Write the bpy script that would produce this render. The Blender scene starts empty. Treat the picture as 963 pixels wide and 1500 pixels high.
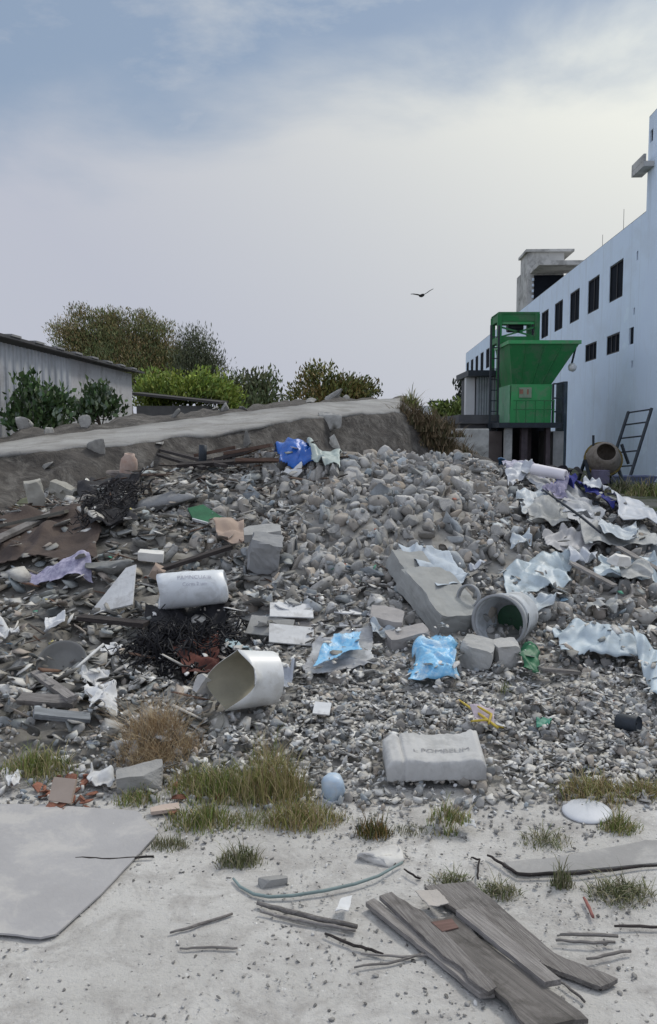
import bpy, bmesh, math, random
import numpy as np
from mathutils import Vector, Matrix, Euler, noise as mn

random.seed(7); RNG = np.random.default_rng(11)
S = bpy.context.scene
COL = S.collection
R = math.radians
PI = math.pi

# ------------------------------------------------------------------ camera
CAMZ = 1.6; PITCH = R(5.26); FPX = 1250.0
cam_d = bpy.data.cameras.new('camera'); cam = bpy.data.objects.new('camera', cam_d); COL.objects.link(cam)
cam.location = (0, 0, CAMZ); cam.rotation_euler = (PI/2 - PITCH, 0, 0)
cam_d.sensor_fit = 'VERTICAL'; cam_d.sensor_height = 24; cam_d.lens = 24*FPX/1500
cam_d.clip_start = .05; cam_d.clip_end = 3000
S.camera = cam

def ray(px, py):
    dx = (px-481.5)/FPX; dz = (750-py)/FPX
    return Vector((dx, math.cos(PITCH)+dz*math.sin(PITCH), -math.sin(PITCH)+dz*math.cos(PITCH)))
def atY(px, py, Y):
    d = ray(px, py); t = Y/d.y
    return Vector((d.x*t, Y, CAMZ+d.z*t))
def atZ(px, py, z=0):
    d = ray(px, py); t = (z-CAMZ)/d.z
    return Vector((d.x*t, d.y*t, z))

# ------------------------------------------------------------------ tags
def tag(o, label=None, cat=None, group=None, kind=None):
    if label: o['label'] = label
    if cat: o['category'] = cat
    if group: o['group'] = group
    if kind: o['kind'] = kind
    return o
def thing(name, label, cat, loc=(0, 0, 0), rz=0, group=None, rot=None):
    o = bpy.data.objects.new(name, None); COL.objects.link(o)
    o.location = loc; o.rotation_euler = rot if rot else (0, 0, rz)
    o.empty_display_size = .1
    return tag(o, label, cat, group)

# ------------------------------------------------------------------ materials
def lin(r, g, b, k=1.0):
    f = lambda c: (c/12.92 if c <= .04045 else ((c+.055)/1.055)**2.4)
    return tuple(min(.9, f(v/255)*k) for v in (r, g, b))
class NT:
    def __init__(s, m): s.t = m.node_tree; s.n = s.t.nodes; s.l = s.t.links
    def a(s, typ, **kw):
        n = s.n.new(typ)
        for k, v in kw.items():
            if k in n.inputs: n.inputs[k].default_value = v
            else: setattr(n, k, v)
        return n
    def L(s, a, b): s.l.new(a, b)
def mix(N, fac, a, b, mode='MIX'):
    n = N.n.new('ShaderNodeMix'); n.data_type = 'RGBA'; n.blend_type = mode
    for i, v in ((0, fac), (6, a), (7, b)):
        if hasattr(v, 'links'): N.L(v, n.inputs[i])
        elif i == 0: n.inputs[0].default_value = v
        else: n.inputs[i].default_value = (*v, 1)
    return n.outputs[2]
def ramp(N, src, stops):
    n = N.n.new('ShaderNodeValToRGB'); N.L(src, n.inputs[0])
    e = n.color_ramp.elements
    while len(e) < len(stops): e.new(.5)
    for k, (p, c) in enumerate(stops):
        e[k].position = p; e[k].color = (c, c, c, 1) if isinstance(c, (int, float)) else (*c, 1)
    return n.outputs[0]
def noise_tex(N, co, scale, detail=5, rough=.6, stretch=None, dist=0):
    if stretch:
        m = N.a('ShaderNodeMapping'); m.inputs['Scale'].default_value = stretch; N.L(co, m.inputs['Vector']); co = m.outputs[0]
    n = N.a('ShaderNodeTexNoise', Scale=scale, Detail=detail, Roughness=rough, Distortion=dist); N.L(co, n.inputs['Vector'])
    return n.outputs['Fac']
MATS = {}
def M(name, c1, c2=None, scale=6, rough=.85, bump=.35, bscale=60, spec=.3, metal=0, stretch=None, attr=False, rnd=0.0,
      dirt=None, dirt_scale=3, dirt_amt=.5, bdist=.01, alpha=None, trans=0, wave=None, streak=None):
    if name in MATS: return MATS[name]
    m = bpy.data.materials.new(name); m.use_nodes = True; MATS[name] = m
    N = NT(m); b = N.n['Principled BSDF']; m['k'] = 1
    co = N.a('ShaderNodeTexCoord').outputs['Object']
    c2 = c2 or tuple(v*.7 for v in c1)
    f = ramp(N, noise_tex(N, co, scale, 6, .65, stretch), [(.3, 0.), (.7, 1.)])
    c = mix(N, f, c2, c1)
    if dirt:
        d = ramp(N, noise_tex(N, co, dirt_scale, 6, .7, None, .4), [(.48, 0.), (.62, 1.)])
        mu = N.a('ShaderNodeMath', operation='MULTIPLY'); N.L(d, mu.inputs[0]); mu.inputs[1].default_value = dirt_amt
        c = mix(N, mu.outputs[0], c, dirt)
    if streak:
        d = ramp(N, noise_tex(N, co, 1.0, 6, .7, (1, 1.6, .12), .2), [(.54, 0.), (.74, .75)]); c = mix(N, d, c, streak)
        d = ramp(N, noise_tex(N, co, .8, 3, .5), [(.66, 0.), (.68, .5)]); c = mix(N, d, c, tuple(min(.97, v*1.06) for v in c1))
    if attr:
        at = N.a('ShaderNodeAttribute', attribute_name='tone')
        c = mix(N, 1.0, c, at.outputs['Color'], 'MULTIPLY')
    if rnd:
        oi = N.a('ShaderNodeObjectInfo')
        mr = N.a('ShaderNodeMapRange'); mr.inputs['To Min'].default_value = 1-rnd; mr.inputs['To Max'].default_value = 1+rnd
        N.L(oi.outputs['Random'], mr.inputs['Value'])
        vm = N.a('ShaderNodeVectorMath', operation='SCALE'); N.L(c, vm.inputs[0]); N.L(mr.outputs[0], vm.inputs['Scale']); c = vm.outputs[0]
    N.L(c, b.inputs['Base Color'])
    b.inputs['Roughness'].default_value = rough; b.inputs['Metallic'].default_value = metal
    b.inputs['Specular IOR Level'].default_value = spec
    if trans: b.inputs['Transmission Weight'].default_value = trans
    if bump:
        h = noise_tex(N, co, bscale, 5, .65, stretch)
        if wave:   # corrugations along local axis: (axis, scale)
            w = N.a('ShaderNodeTexWave', Scale=wave[1]); w.bands_direction = wave[0]; N.L(co, w.inputs['Vector']); h = w.outputs['Fac']
        bp = N.a('ShaderNodeBump', Strength=bump, Distance=bdist); N.L(h, bp.inputs['Height']); N.L(bp.outputs[0], b.inputs['Normal'])
    return m

# ------------------------------------------------------------------ mesh helpers
def mesh_np(name, V, F, mat, parent=None, smooth=False, loc=None, tone=None, rot=None):
    """V (n,3) array, F list/array of faces (all of one size if an array). loc = origin (V given in the same space, shifted)."""
    V = np.asarray(V, dtype=np.float64).reshape(-1, 3)
    if loc is not None and rot is None: V = V-np.array(loc)[None, :]
    me = bpy.data.meshes.new(name)
    if isinstance(F, np.ndarray):
        k = F.shape[1]; n = len(F)
        me.vertices.add(len(V)); me.vertices.foreach_set('co', V.astype(np.float32).ravel())
        me.loops.add(n*k); me.loops.foreach_set('vertex_index', F.astype(np.int32).ravel())
        me.polygons.add(n); me.polygons.foreach_set('loop_start', np.arange(0, n*k, k, dtype=np.int32))
        me.update(calc_edges=True)
    else:
        me.from_pydata([tuple(v) for v in V], [], F); me.update()
    if smooth: me.polygons.foreach_set('use_smooth', np.ones(len(me.polygons), dtype=bool))
    if tone is not None:
        a = me.attributes.new('tone', 'FLOAT_COLOR', 'POINT')
        t = np.ones((len(V), 4), dtype=np.float32); t[:, :3] = tone
        a.data.foreach_set('color', t.ravel())
    me.materials.append(mat)
    o = bpy.data.objects.new(name, me); COL.objects.link(o)
    if loc is not None: o.location = loc
    if rot is not None: o.rotation_euler = rot
    if parent: o.parent = parent
    return o
class MB:
    def __init__(s): s.v = []; s.f = []
    def add(s, vs, fs):
        k = len(s.v); s.v += [tuple(v) for v in vs]; s.f += [tuple(i+k for i in f) for f in fs]; return s
    def box(s, lo, hi, mat=None):
        x0, y0, z0 = lo; x1, y1, z1 = hi
        vs = [Vector(p) for p in ((x0,y0,z0),(x1,y0,z0),(x1,y1,z0),(x0,y1,z0),(x0,y0,z1),(x1,y0,z1),(x1,y1,z1),(x0,y1,z1))]
        if mat: vs = [mat@v for v in vs]
        return s.add(vs, [(3,2,1,0),(4,5,6,7),(0,1,5,4),(1,2,6,5),(2,3,7,6),(3,0,4,7)])
    def bar(s, a, b, w, h=None):
        a = Vector(a); b = Vector(b); h = h or w; d = (b-a); L = d.length; d.normalize()
        up = Vector((0,0,1)) if abs(d.z) < .95 else Vector((0,1,0))
        x = d.cross(up).normalized(); z = x.cross(d)
        m = Matrix((x, d, z)).transposed().to_4x4(); m.translation = a
        return s.box((-w/2, 0, -h/2), (w/2, L, h/2), m)
    def tube(s, pts, rad, n=8, cap=True):
        pts = [Vector(p) for p in pts]; k0 = len(s.v); N = len(pts)
        if not hasattr(rad, '__len__'): rad = [rad]*N
        ref = None
        for i, p in enumerate(pts):
            d = (pts[min(i+1, N-1)]-pts[max(i-1, 0)]).normalized()
            if ref is None: ref = d.orthogonal().normalized()
            ref = (ref-d*ref.dot(d)).normalized(); b = d.cross(ref)
            for j in range(n):
                a = 2*PI*j/n; s.v.append(tuple(p+(ref*math.cos(a)+b*math.sin(a))*rad[i]))
        for i in range(N-1):
            for j in range(n):
                a = k0+i*n+j; b_ = k0+i*n+(j+1) % n
                s.f.append((a, b_, b_+n, a+n))
        if cap:
            s.f.append(tuple(k0+j for j in range(n-1, -1, -1))); s.f.append(tuple(k0+(N-1)*n+j for j in range(n)))
        return s
    def lathe(s, prof, n=32, m=None, wob=None):
        """profile of (radius, z); closed rings, axis z"""
        k0 = len(s.v)
        for i, (r, z) in enumerate(prof):
            for j in range(n):
                a = 2*PI*j/n
                rr, zz = (r, z) if not wob else wob(r, z, a)
                v = Vector((rr*math.cos(a), rr*math.sin(a), zz)); s.v.append(tuple(m@v if m else v))
        for i in range(len(prof)-1):
            for j in range(n):
                a = k0+i*n+j; b = k0+i*n+(j+1) % n
                s.f.append((a, b, b+n, a+n))
        return s
    def prism(s, poly, z0, z1):
        n = len(poly); vs = [(x, y, z0) for x, y in poly]+[(x, y, z1) for x, y in poly]
        fs = [tuple(range(n-1, -1, -1)), tuple(range(n, 2*n))]+[(i, (i+1) % n, (i+1) % n+n, i+n) for i in range(n)]
        return s.add(vs, fs)
    def build(s, name, mat, parent=None, smooth=False, loc=None, bevel=0, rot=None, tone=None):
        o = mesh_np(name, np.array(s.v), s.f, mat, parent, smooth, loc, tone, rot)
        if bevel:
            b = o.modifiers.new('bevel', 'BEVEL'); b.width = bevel; b.segments = 2; b.limit_method = 'ANGLE'
        return o
def axis_matrix(loc, d, roll=0):
    q = Vector(d).normalized().to_track_quat('Z', 'Y')
    return Matrix.Translation(loc)@q.to_matrix().to_4x4()@Matrix.Rotation(roll, 4, 'Z')
def place(o, m): o.location = m.to_translation(); o.rotation_euler = m.to_euler()

# ------------------------------------------------------------------ colours
C = {}
concrete = M('grey_concrete', (.50,.495,.48), (.33,.327,.318), 3, .9, .7, 30, rnd=.38, bdist=.012)
concrete_dark = M('dark_concrete', (.38,.375,.355), (.22,.218,.208), 3, .9, .6, 30, rnd=.5, bdist=.012)
concrete_pale = M('pale_concrete', (.42,.42,.41), (.28,.28,.27), 5, .9, .4, 45, rnd=.2, bdist=.01)
rubble_m = M('rubble_mix', (1.,1.,.98), (.58,.57,.55), 9, .92, .5, 70, attr=True, bdist=.008)
leaf_m = M('leaf', (1.,1.,1.), (.75,.75,.75), 3, .55, 0, attr=True, spec=.3)
grass_m = M('grass_blade', (1.,1.,1.), (.8,.8,.8), 3, .6, 0, attr=True, spec=.25)
bark = M('bark', (.14,.11,.085), (.07,.055,.045), 8, .9, .6, 30)
old_wood = M('weathered_wood', (.29,.275,.262), (.11,.10,.096), 7, .9, .9, 14, stretch=(1.2, 22, 22), dirt=(.06,.055,.05), dirt_scale=5, dirt_amt=.55, bdist=.006)
old_wood_pale = M('pale_weathered_wood', (.36,.34,.325), (.15,.14,.135), 7, .9, .9, 14, stretch=(1.2, 22, 22), dirt=(.12,.11,.10), dirt_scale=4, dirt_amt=.4, bdist=.005)
dark_wood = M('charred_wood', (.06,.05,.048), (.022,.02,.02), 5, .9, .6, 10, stretch=(1.5, 18, 18), rnd=.4)
brown_wood = M('brown_wood', (.16,.10,.075), (.06,.042,.035), 5, .85, .5, 10, stretch=(1.5, 18, 18), rnd=.3)
white_plastic = M('white_plastic', (.74,.77,.80), (.62,.65,.68), 4, .4, .12, 12, spec=.45, dirt=(.30,.30,.29), dirt_scale=5, dirt_amt=.4)
white_paper = M('white_paper', (.72,.73,.74), (.55,.56,.57), 6, .8, .3, 25, rnd=.12, dirt=(.33,.32,.31), dirt_scale=6, dirt_amt=.5)
tarp_pale = M('pale_sheeting', (.50,.56,.61), (.34,.385,.425), 5, .5, .35, 16, spec=.4, dirt=(.25,.26,.25), dirt_scale=4, dirt_amt=.55, bdist=.02)
tarp_white = M('white_sheeting', (.56,.595,.65), (.39,.415,.46), 5, .5, .3, 16, spec=.4, dirt=(.33,.33,.33), dirt_scale=4, dirt_amt=.45, bdist=.02)
tarp_grey = M('grey_sheeting', (.46,.47,.465), (.28,.29,.285), 5, .6, .35, 18, dirt=(.12,.12,.11), dirt_scale=4, dirt_amt=.5, bdist=.02)
blue_plastic = M('blue_plastic', (.01,.13,.52), (.008,.07,.32), 6, .35, .3, 18, spec=.5, bdist=.02)
light_blue_plastic = M('light_blue_plastic', (.07,.36,.70), (.30,.58,.78), 14, .35, .35, 22, spec=.5, bdist=.02, dirt=(.55,.68,.75), dirt_scale=13, dirt_amt=.75)
navy_cloth = M('navy_cloth', (.035,.045,.28), (.02,.025,.13), 8, .85, .4, 40)
mauve_cloth = M('mauve_cloth', (.36,.34,.46), (.14,.14,.22), 14, .85, .4, 40)
brown_cloth = M('brown_tarp', (.095,.07,.058), (.05,.038,.034), 5, .8, .5, 18, bdist=.02)
rust_cloth = M('rusty_sheet', (.16,.055,.04), (.05,.022,.02), 8, .8, .5, 30)
black_net = M('black_netting', (.018,.018,.022), (.009,.009,.011), 10, .7, .3, 50)
brick_m = M('terracotta', (.33,.15,.10), (.19,.085,.06), 9, .9, .5, 50, rnd=.35)
tan_card = M('tan_cardboard', (.42,.33,.27), (.30,.23,.19), 5, .85, .3, 30)
green_board_m = M('green_board', (.03,.16,.075), (.018,.09,.045), 8, .5, .3, 30)
steel_dark = M('dark_steel', (.035,.045,.06), (.02,.025,.03), 10, .5, .3, 60)
yellow_m = M('yellow_strip', (.55,.42,.06), (.38,.28,.05), 12, .6, .3, 40)
sky_blue = M('pale_blue_plastic', (.46,.58,.70), (.36,.46,.58), 5, .4, .3, 30, spec=.5, dirt=(.5,.5,.48), dirt_scale=20, dirt_amt=.4)
ink = M('grey_ink', (.20,.20,.21), (.36,.36,.365), 22, .8, 0)
ink_soft = M('faded_ink', (.26,.26,.32), (.60,.61,.66), 26, .8, 0)

# ------------------------------------------------------------------ heap profile
def sm(t): t = np.clip(t, 0, 1); return t*t*(3-2*t)
def wob(x, y):
    return (np.sin(x*2.1+.7*y+.4)*np.sin(y*1.7-.5*x+1.1)*.5+np.sin(x*4.7+1.9*y)*np.sin(y*4.1-x*1.3+.7)*.3+np.sin(x*9.3-2.*y+2.)*np.sin(y*8.7+x*2.2)*.2)
HX = [-9,-7,-5,-4,-3.2,-2.5,-1.8,-.9,.1,.9,1.6,2.3,2.8,3.5,4.2,5.2,7,9]
HV = [.0,.1,.26,.5,.76,1.0,1.16,1.2,1.31,1.33,1.21,1.01,.86,.62,.42,.22,.05,0]
PY = [3.3,3.6,4,4.9,5.5,6.5,7.5,8.2,9,9.6,10.6,12,14]
PV = [-.03,0,.035,.10,.17,.36,.65,.82,1.,1.0,.75,.35,0]
def H(x, y):
    x = np.asarray(x, float); y = np.asarray(y, float)
    hc = np.interp(x, HX, HV); p = np.interp(y+.12*np.sin(x*1.9), PY, PV)
    return hc*p+wob(x, y)*.09*np.clip(p*2.2, 0, 1)*np.clip(hc*1.5, 0, 1)

# ------------------------------------------------------------------ surface raster
RES = .01; X0, X1, Y0, Y1 = -7., 7., 1.8, 14.
gx = np.arange(X0, X1, RES); gy = np.arange(Y0, Y1, RES)
SURF = np.maximum(H(gx[None, :], gy[:, None]), 0)
COVER = np.zeros(SURF.shape, bool)
def covered(x, y):
    j = np.clip(((x-X0)/RES).astype(int), 0, len(gx)-1); i = np.clip(((y-Y0)/RES).astype(int), 0, len(gy)-1)
    return COVER[i, j] & (RNG.random(len(x)) > .16)
def splat(x, y, z, r, kz=.8):
    i0 = int((y-r-Y0)/RES); i1 = int((y+r-Y0)/RES)+1; j0 = int((x-r-X0)/RES); j1 = int((x+r-X0)/RES)+1
    i0, j0 = max(i0, 0), max(j0, 0); i1, j1 = min(i1, len(gy)), min(j1, len(gx))
    if i1 <= i0 or j1 <= j0: return
    d2 = ((gx[None, j0:j1]-x)**2+(gy[i0:i1, None]-y)**2)/r**2
    h = z+kz*r*np.sqrt(np.clip(1-d2, 0, 1)); h[d2 > 1] = -9
    SURF[i0:i1, j0:j1] = np.maximum(SURF[i0:i1, j0:j1], h)
def surf(x, y):
    x = np.asarray(x, float); y = np.asarray(y, float)
    j = np.clip(((x-X0)/RES).astype(int), 0, len(gx)-1); i = np.clip(((y-Y0)/RES).astype(int), 0, len(gy)-1)
    return SURF[i, j]
def march(px, py, f):
    d = ray(px, py); Y = 2.0
    while Y < 13.8:
        t = Y/d.y; z = CAMZ+d.z*t
        if z <= float(f(d.x*t, Y)): return Vector((d.x*t, Y, z))
        Y += .01
    return Vector((d.x*9.3/d.y, 9.3, float(f(d.x*9.3/d.y, 9.3))))
def hp(px, py): return march(px, py, lambda x, y: max(float(H(x, y)), 0))
def sp(px, py): return march(px, py, surf)

# ------------------------------------------------------------------ rocks
def ico(sub):
    bm = bmesh.new(); bmesh.ops.create_icosphere(bm, subdivisions=sub, radius=1)
    V = np.array([v.co[:] for v in bm.verts]); F = np.array([[v.index for v in f.verts] for f in bm.faces]); bm.free(); return V, F
ICO = {k: ico(k) for k in (1, 2, 3)}
def rock(seed, sub, flat=1.0, cuts=7, aniso=None):
    r = np.random.default_rng(seed); V, F = ICO[sub]; V = V.copy()
    q_, _ = np.linalg.qr(r.normal(size=(3, 3))); V = V@q_
    V /= (np.abs(V)**7).sum(1)[:, None]**(1/7)                      # blocky lump
    V = V@(np.eye(3)+r.uniform(-.28, .28, (3, 3)))
    for k in range(cuts):
        n = r.normal(size=3); n /= np.linalg.norm(n); d = r.uniform(.28, .86)
        s = V@n; V -= np.outer(np.maximum(s-d, 0)*.98, n)
    V += r.normal(size=V.shape)*(.016 if sub > 1 else .04)
    if sub == 3:
        o_ = r.uniform(0, 50, 3)
        V *= (1+np.array([.05*mn.noise(Vector(v*2.2+o_))+.04*mn.noise(Vector(v*6+o_)) for v in V]))[:, None]
    V *= np.array(aniso if aniso else [1, r.uniform(.6, .95), r.uniform(.5, .9)*flat])
    return V/np.abs(V).max(), F
def rot_mats(n, rng, tilt=PI):
    e = rng.uniform(-1, 1, (n, 3))*np.array([tilt, tilt, PI])
    cx, sx, cy, sy, cz, sz = np.cos(e[:,0]), np.sin(e[:,0]), np.cos(e[:,1]), np.sin(e[:,1]), np.cos(e[:,2]), np.sin(e[:,2])
    Rm = np.empty((n, 3, 3))
    Rm[:,0,0]=cz*cy; Rm[:,0,1]=cz*sy*sx-sz*cx; Rm[:,0,2]=cz*sy*cx+sz*sx
    Rm[:,1,0]=sz*cy; Rm[:,1,1]=sz*sy*sx+cz*cx; Rm[:,1,2]=sz*sy*cx-cz*sx
    Rm[:,2,0]=-sy; Rm[:,2,1]=cy*sx; Rm[:,2,2]=cy*cx
    return Rm
class Heap:
    def __init__(s): s.V = []; s.F = []; s.T = []; s.k = 0
    def add(s, V, F, T): s.V.append(V); s.F.append(F+s.k); s.T.append(T); s.k += len(V)
    def rocks(s, protos, P, rad, tones, tilt=PI):
        n = len(P); which = RNG.integers(0, len(protos), n)
        for q, (V, F) in enumerate(protos):
            idx = np.where(which == q)[0]
            if not len(idx): continue
            Rm = rot_mats(len(idx), RNG, tilt)
            W = np.einsum('nij,vj->nvi', Rm, V)*rad[idx][:, None, None]+P[idx][:, None, :]
            m = len(V)
            FF = (F[None]+(np.arange(len(idx))*m)[:, None, None]).reshape(-1, 3)
            s.add(W.reshape(-1, 3), FF, np.repeat(tones[idx], m, axis=0))
    def build(s, name, mat): return mesh_np(name, np.vstack(s.V), np.vstack(s.F), mat, tone=np.vstack(s.T))

# places kept free of big chunks: (px, py, radius in px)
FREE = [(648,895,58),(725,915,46),(275,930,62),(355,1030,60),(275,880,48),(640,1115,85),(490,970,60),(637,980,40),(597,945,30),(565,922,30),
        (60,805,90),(165,868,45),(225,722,75),(95,855,60),(790,860,60),(432,682,30),(640,835,50),(90,985,36),(870,965,70),(300,765,36),(420,915,55),(330,805,45),(390,825,40)]
FREEW = [(hp(a, b), c) for a, b, c in FREE]
def is_free(p, r):
    for q, c in FREEW:
        if math.hypot(p.x-q.x, (p.y-q.y)*.6) < c*q.y/1250+r*.4: return False
    return True

# individual chunks -------------------------------------------------
CH_A = [mesh_np('concrete_chunk', *rock(100+k, 3), concrete) for k in range(12)]
CH_F = [mesh_np('concrete_chunk', *rock(200+k, 3, .4, 8), concrete_dark) for k in range(8)]
CH_A += [mesh_np('concrete_chunk', *rock(150+k, 3, .6, 10), concrete) for k in range(8)]
protoA = [o.data for o in CH_A]; protoF = [o.data for o in CH_F]
for o in CH_A+CH_F: bpy.data.objects.remove(o)
placed = []
def chunk(pos, r, me, label, group, mat=None, tilt=PI, name='concrete_chunk', kz=.7):
    o = bpy.data.objects.new(name, me); COL.objects.link(o)
    o.location = pos; o.scale = (r, r, r); o.rotation_euler = (random.uniform(-tilt, tilt), random.uniform(-tilt, tilt), random.uniform(-PI, PI))
    splat(pos[0], pos[1], pos[2], r*.95, kz)
    return tag(o, label, 'concrete', group)
def scatter(n, box, rpx, protos, label, group, sink, tilt=PI, sep=.72, tries=6000, mask=None):
    c = 0
    for _ in range(tries):
        if c >= n: break
        px = random.uniform(box[0], box[2]); py = random.uniform(box[1], box[3])
        if mask and not mask(px, py): continue
        p = hp(px, py); r = random.choice([random.uniform(*rpx), random.uniform(rpx[0], (rpx[0]+rpx[1])/2)])*p.y/1250
        if not is_free(p, r): continue
        if any((p.x-q[0])**2+(p.y-q[1])**2 < (sep*(r+q[2]))**2 for q in placed): continue
        placed.append((p.x, p.y, r)); c += 1
        z = float(H(p.x, p.y))+r*sink
        chunk((p.x, p.y, z), r, random.choice(protos), label, group, tilt=tilt)
    return c
nA = scatter(205, (385, 662, 800, 905), (8, 20), protoA, 'grey lump of broken concrete packed in the rocky upper middle of the rubble heap', 'concrete lumps on the upper heap', .35,
             mask=lambda x, y: y > 660+max(0, abs(x-560)-60)*.18 and y < 905-max(0, x-640)*.45)
nB = scatter(80, (0, 690, 400, 1100), (13, 36), protoF, 'flat dark grey slab fragment lying on the darker left side of the rubble heap', 'slab fragments on the left of the heap', .25, tilt=.75, sep=.6)
nC = scatter(26, (430, 905, 963, 1080), (9, 17), protoA, 'grey concrete lump lying among the gravel low on the right of the heap', 'concrete lumps low on the heap', .3, mask=lambda x, y: x > 680 or y < 960)

# loose rubble mass (nobody could count it) ---------------------------
heap = Heap()
hx = np.linspace(-7, 7, 240); hy = np.linspace(3.3, 14, 240)
XX, YY = np.meshgrid(hx, hy); ZZ = H(XX, YY)-.004-.03*sm((4.7-YY)/.7)+RNG.normal(size=XX.shape)*.008
ZZ[0] = -.15; ZZ[:, 0] = -.1; ZZ[:, -1] = -.1; ZZ[-1] = -.1
ii = np.arange(240*239).reshape(239, 240)[:, :-1].ravel()
Q = np.stack([ii, ii+1, ii+241, ii+240], 1); T3 = np.vstack([Q[:, [0, 1, 2]], Q[:, [0, 2, 3]]])
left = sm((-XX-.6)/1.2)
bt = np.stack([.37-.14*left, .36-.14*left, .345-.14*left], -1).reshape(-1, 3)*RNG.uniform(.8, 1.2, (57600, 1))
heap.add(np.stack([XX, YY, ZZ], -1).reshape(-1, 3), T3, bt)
prot2 = [rock(300+k, 2) for k in range(10)]+[rock(315+k, 2, .55, 10) for k in range(8)]; prot2f = [rock(330+k, 2, .4, 8) for k in range(10)]
prot1 = [rock(360+k, 1) for k in range(10)]; prot1f = [rock(390+k, 1, .3, 7) for k in range(10)]
def spread(n, xr, yr, rr, protos, tone, tonevar, white=0., warm=0., sink=.25, tilt=PI, on_surf=True, mask=None, do_splat=False, green=0.):
    x = RNG.uniform(*xr, n); y = RNG.uniform(*yr, n); r = rr[0]+(rr[1]-rr[0])*RNG.beta(1.3, 2.6, n)
    if mask is not None:
        k = mask(x, y); x, y, r = x[k], y[k], r[k]
    z = (surf(x, y) if on_surf else H(x, y))
    k = H(x, y) > -.02; x, y, z, r = x[k], y[k], z[k], r[k]; n = len(x)
    t = RNG.uniform(tone-tonevar, tone+tonevar, n)[:, None]*np.array([1.015, 1, .98])[None]
    hue = RNG.normal(0, .055, n)
    t = t*np.stack([1+hue+warm, np.ones(n)+green, 1-hue], 1)
    w = RNG.random(n) < white; t[w] = RNG.uniform(.5, .85, (w.sum(), 1))
    P = np.stack([x, y, z+r*sink], 1)
    heap.rocks(protos, P, r, t, tilt)
    if do_splat:
        for a, b, c, rad in zip(x, y, P[:, 2], r): splat(a, b, c, rad*.9, .7)
inA = lambda x, y: (x > -1.3+.25*np.sin(y*3)) & (y > 5.9+.25*np.sin(x*4))
inB = lambda x, y: (x < -.9+.3*np.sin(y*3)) & (y > 4.4)
low = lambda x, y: (y < 6.3+.3*np.sin(x*4))
spread(2300, (-1.6, 3.4), (5.6, 10.3), (.045, .13), prot2, .40, .13, on_surf=False, sink=.32, mask=inA, do_splat=True)
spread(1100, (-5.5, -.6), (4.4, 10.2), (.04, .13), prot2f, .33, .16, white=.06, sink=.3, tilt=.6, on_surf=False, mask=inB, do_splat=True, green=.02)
spread(900, (1.6, 5.5), (5.2, 9.6), (.03, .09), prot2, .40, .11, white=.06, sink=.3, on_surf=False, do_splat=True, warm=.02)
spread(1300, (-1.3, 4.8), (4.0, 6.4), (.02, .055), prot2, .41, .13, white=.10, sink=.35, do_splat=True, on_surf=False, warm=.01)
spread(1300, (-1.6, 3.4), (5.6, 10.3), (.012, .045), prot1, .41, .13, white=.05, mask=inA)
spread(2600, (-5.5, -.6), (4.0, 10.), (.012, .05), prot1f, .33, .16, white=.10, tilt=.7, mask=inB)
spread(2600, (-4., 4.6), (3.5, 4.7), (.008, .030), prot1, .42, .14, white=.16)
spread(900, (-3.6, 4.6), (3.55, 4.6), (.018, .045), prot2, .38, .12, white=.08, sink=.1)
spread(5200, (-1.2, 4.6), (3.72, 6.2), (.008, .026), prot1, .44, .14, white=.2, mask=low)
spread(1500, (-.2, 2.2), (3.75, 5.3), (.010, .034), prot1f, .5, .12, white=.5, tilt=.6, mask=low)
spread(2400, (1.2, 5.2), (4., 9.), (.010, .03), prot1, .42, .13, white=.1, warm=.03)
# ------------------------------------------------------------------ ground
def ground_mat():
    m = bpy.data.materials.new('sandy_ground'); m.use_nodes = True; N = NT(m); b = N.n['Principled BSDF']
    co = N.a('ShaderNodeTexCoord').outputs['Object']
    base = mix(N, ramp(N, noise_tex(N, co, .9, 7, .65), [(.35, 0.), (.65, 1.)]), (.44,.43,.41), (.585,.575,.555))
    base = mix(N, ramp(N, noise_tex(N, co, 6, 8, .75, None, .6), [(.46, 0.), (.64, .85)]), base, (.34,.325,.31))
    base = mix(N, ramp(N, noise_tex(N, co, 55, 4, .7), [(.58, 0.), (.70, .7)]), base, (.24,.23,.22))
    base = mix(N, ramp(N, noise_tex(N, co, 34, 4, .7, (1, 1, 1)), [(.62, 0.), (.70, .6)]), base, (.66,.66,.65))
    # grass and weeds far away behind the heap, by the building
    far = N.a('ShaderNodeSeparateXYZ'); N.L(co, far.inputs[0])
    fy = ramp(N, far.outputs[1], [(0, 0.), (1, 1.)])
    mr = N.a('ShaderNodeMapRange'); mr.inputs['From Min'].default_value = 11; mr.inputs['From Max'].default_value = 16; N.L(far.outputs[1], mr.inputs[0])
    g = mix(N, ramp(N, noise_tex(N, co, .6, 6, .7), [(.42, 0.), (.58, 1.)]), (.20,.19,.16), (.075,.09,.04))
    base = mix(N, mr.outputs[0], base, g)
    N.L(base, b.inputs['Base Color']); b.inputs['Roughness'].default_value = .95; b.inputs['Specular IOR Level'].default_value = .15
    h1 = noise_tex(N, co, 14, 8, .7); h2 = noise_tex(N, co, 90, 4, .7)
    a = N.a('ShaderNodeMath', operation='ADD'); N.L(h1, a.inputs[0])
    m2 = N.a('ShaderNodeMath', operation='MULTIPLY'); m2.inputs[1].default_value = .45; N.L(h2, m2.inputs[0]); N.L(m2.outputs[0], a.inputs[1])
    bp = N.a('ShaderNodeBump', Strength=.6, Distance=.025); N.L(a.outputs[0], bp.inputs['Height']); N.L(bp.outputs[0], b.inputs['Normal'])
    return m
def geo(lo, hi, inner, n, m):
    a = np.linspace(-inner, inner, n); k = np.geomspace(inner, hi, m)[1:]
    return np.concatenate([-k[::-1], a, k])
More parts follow.
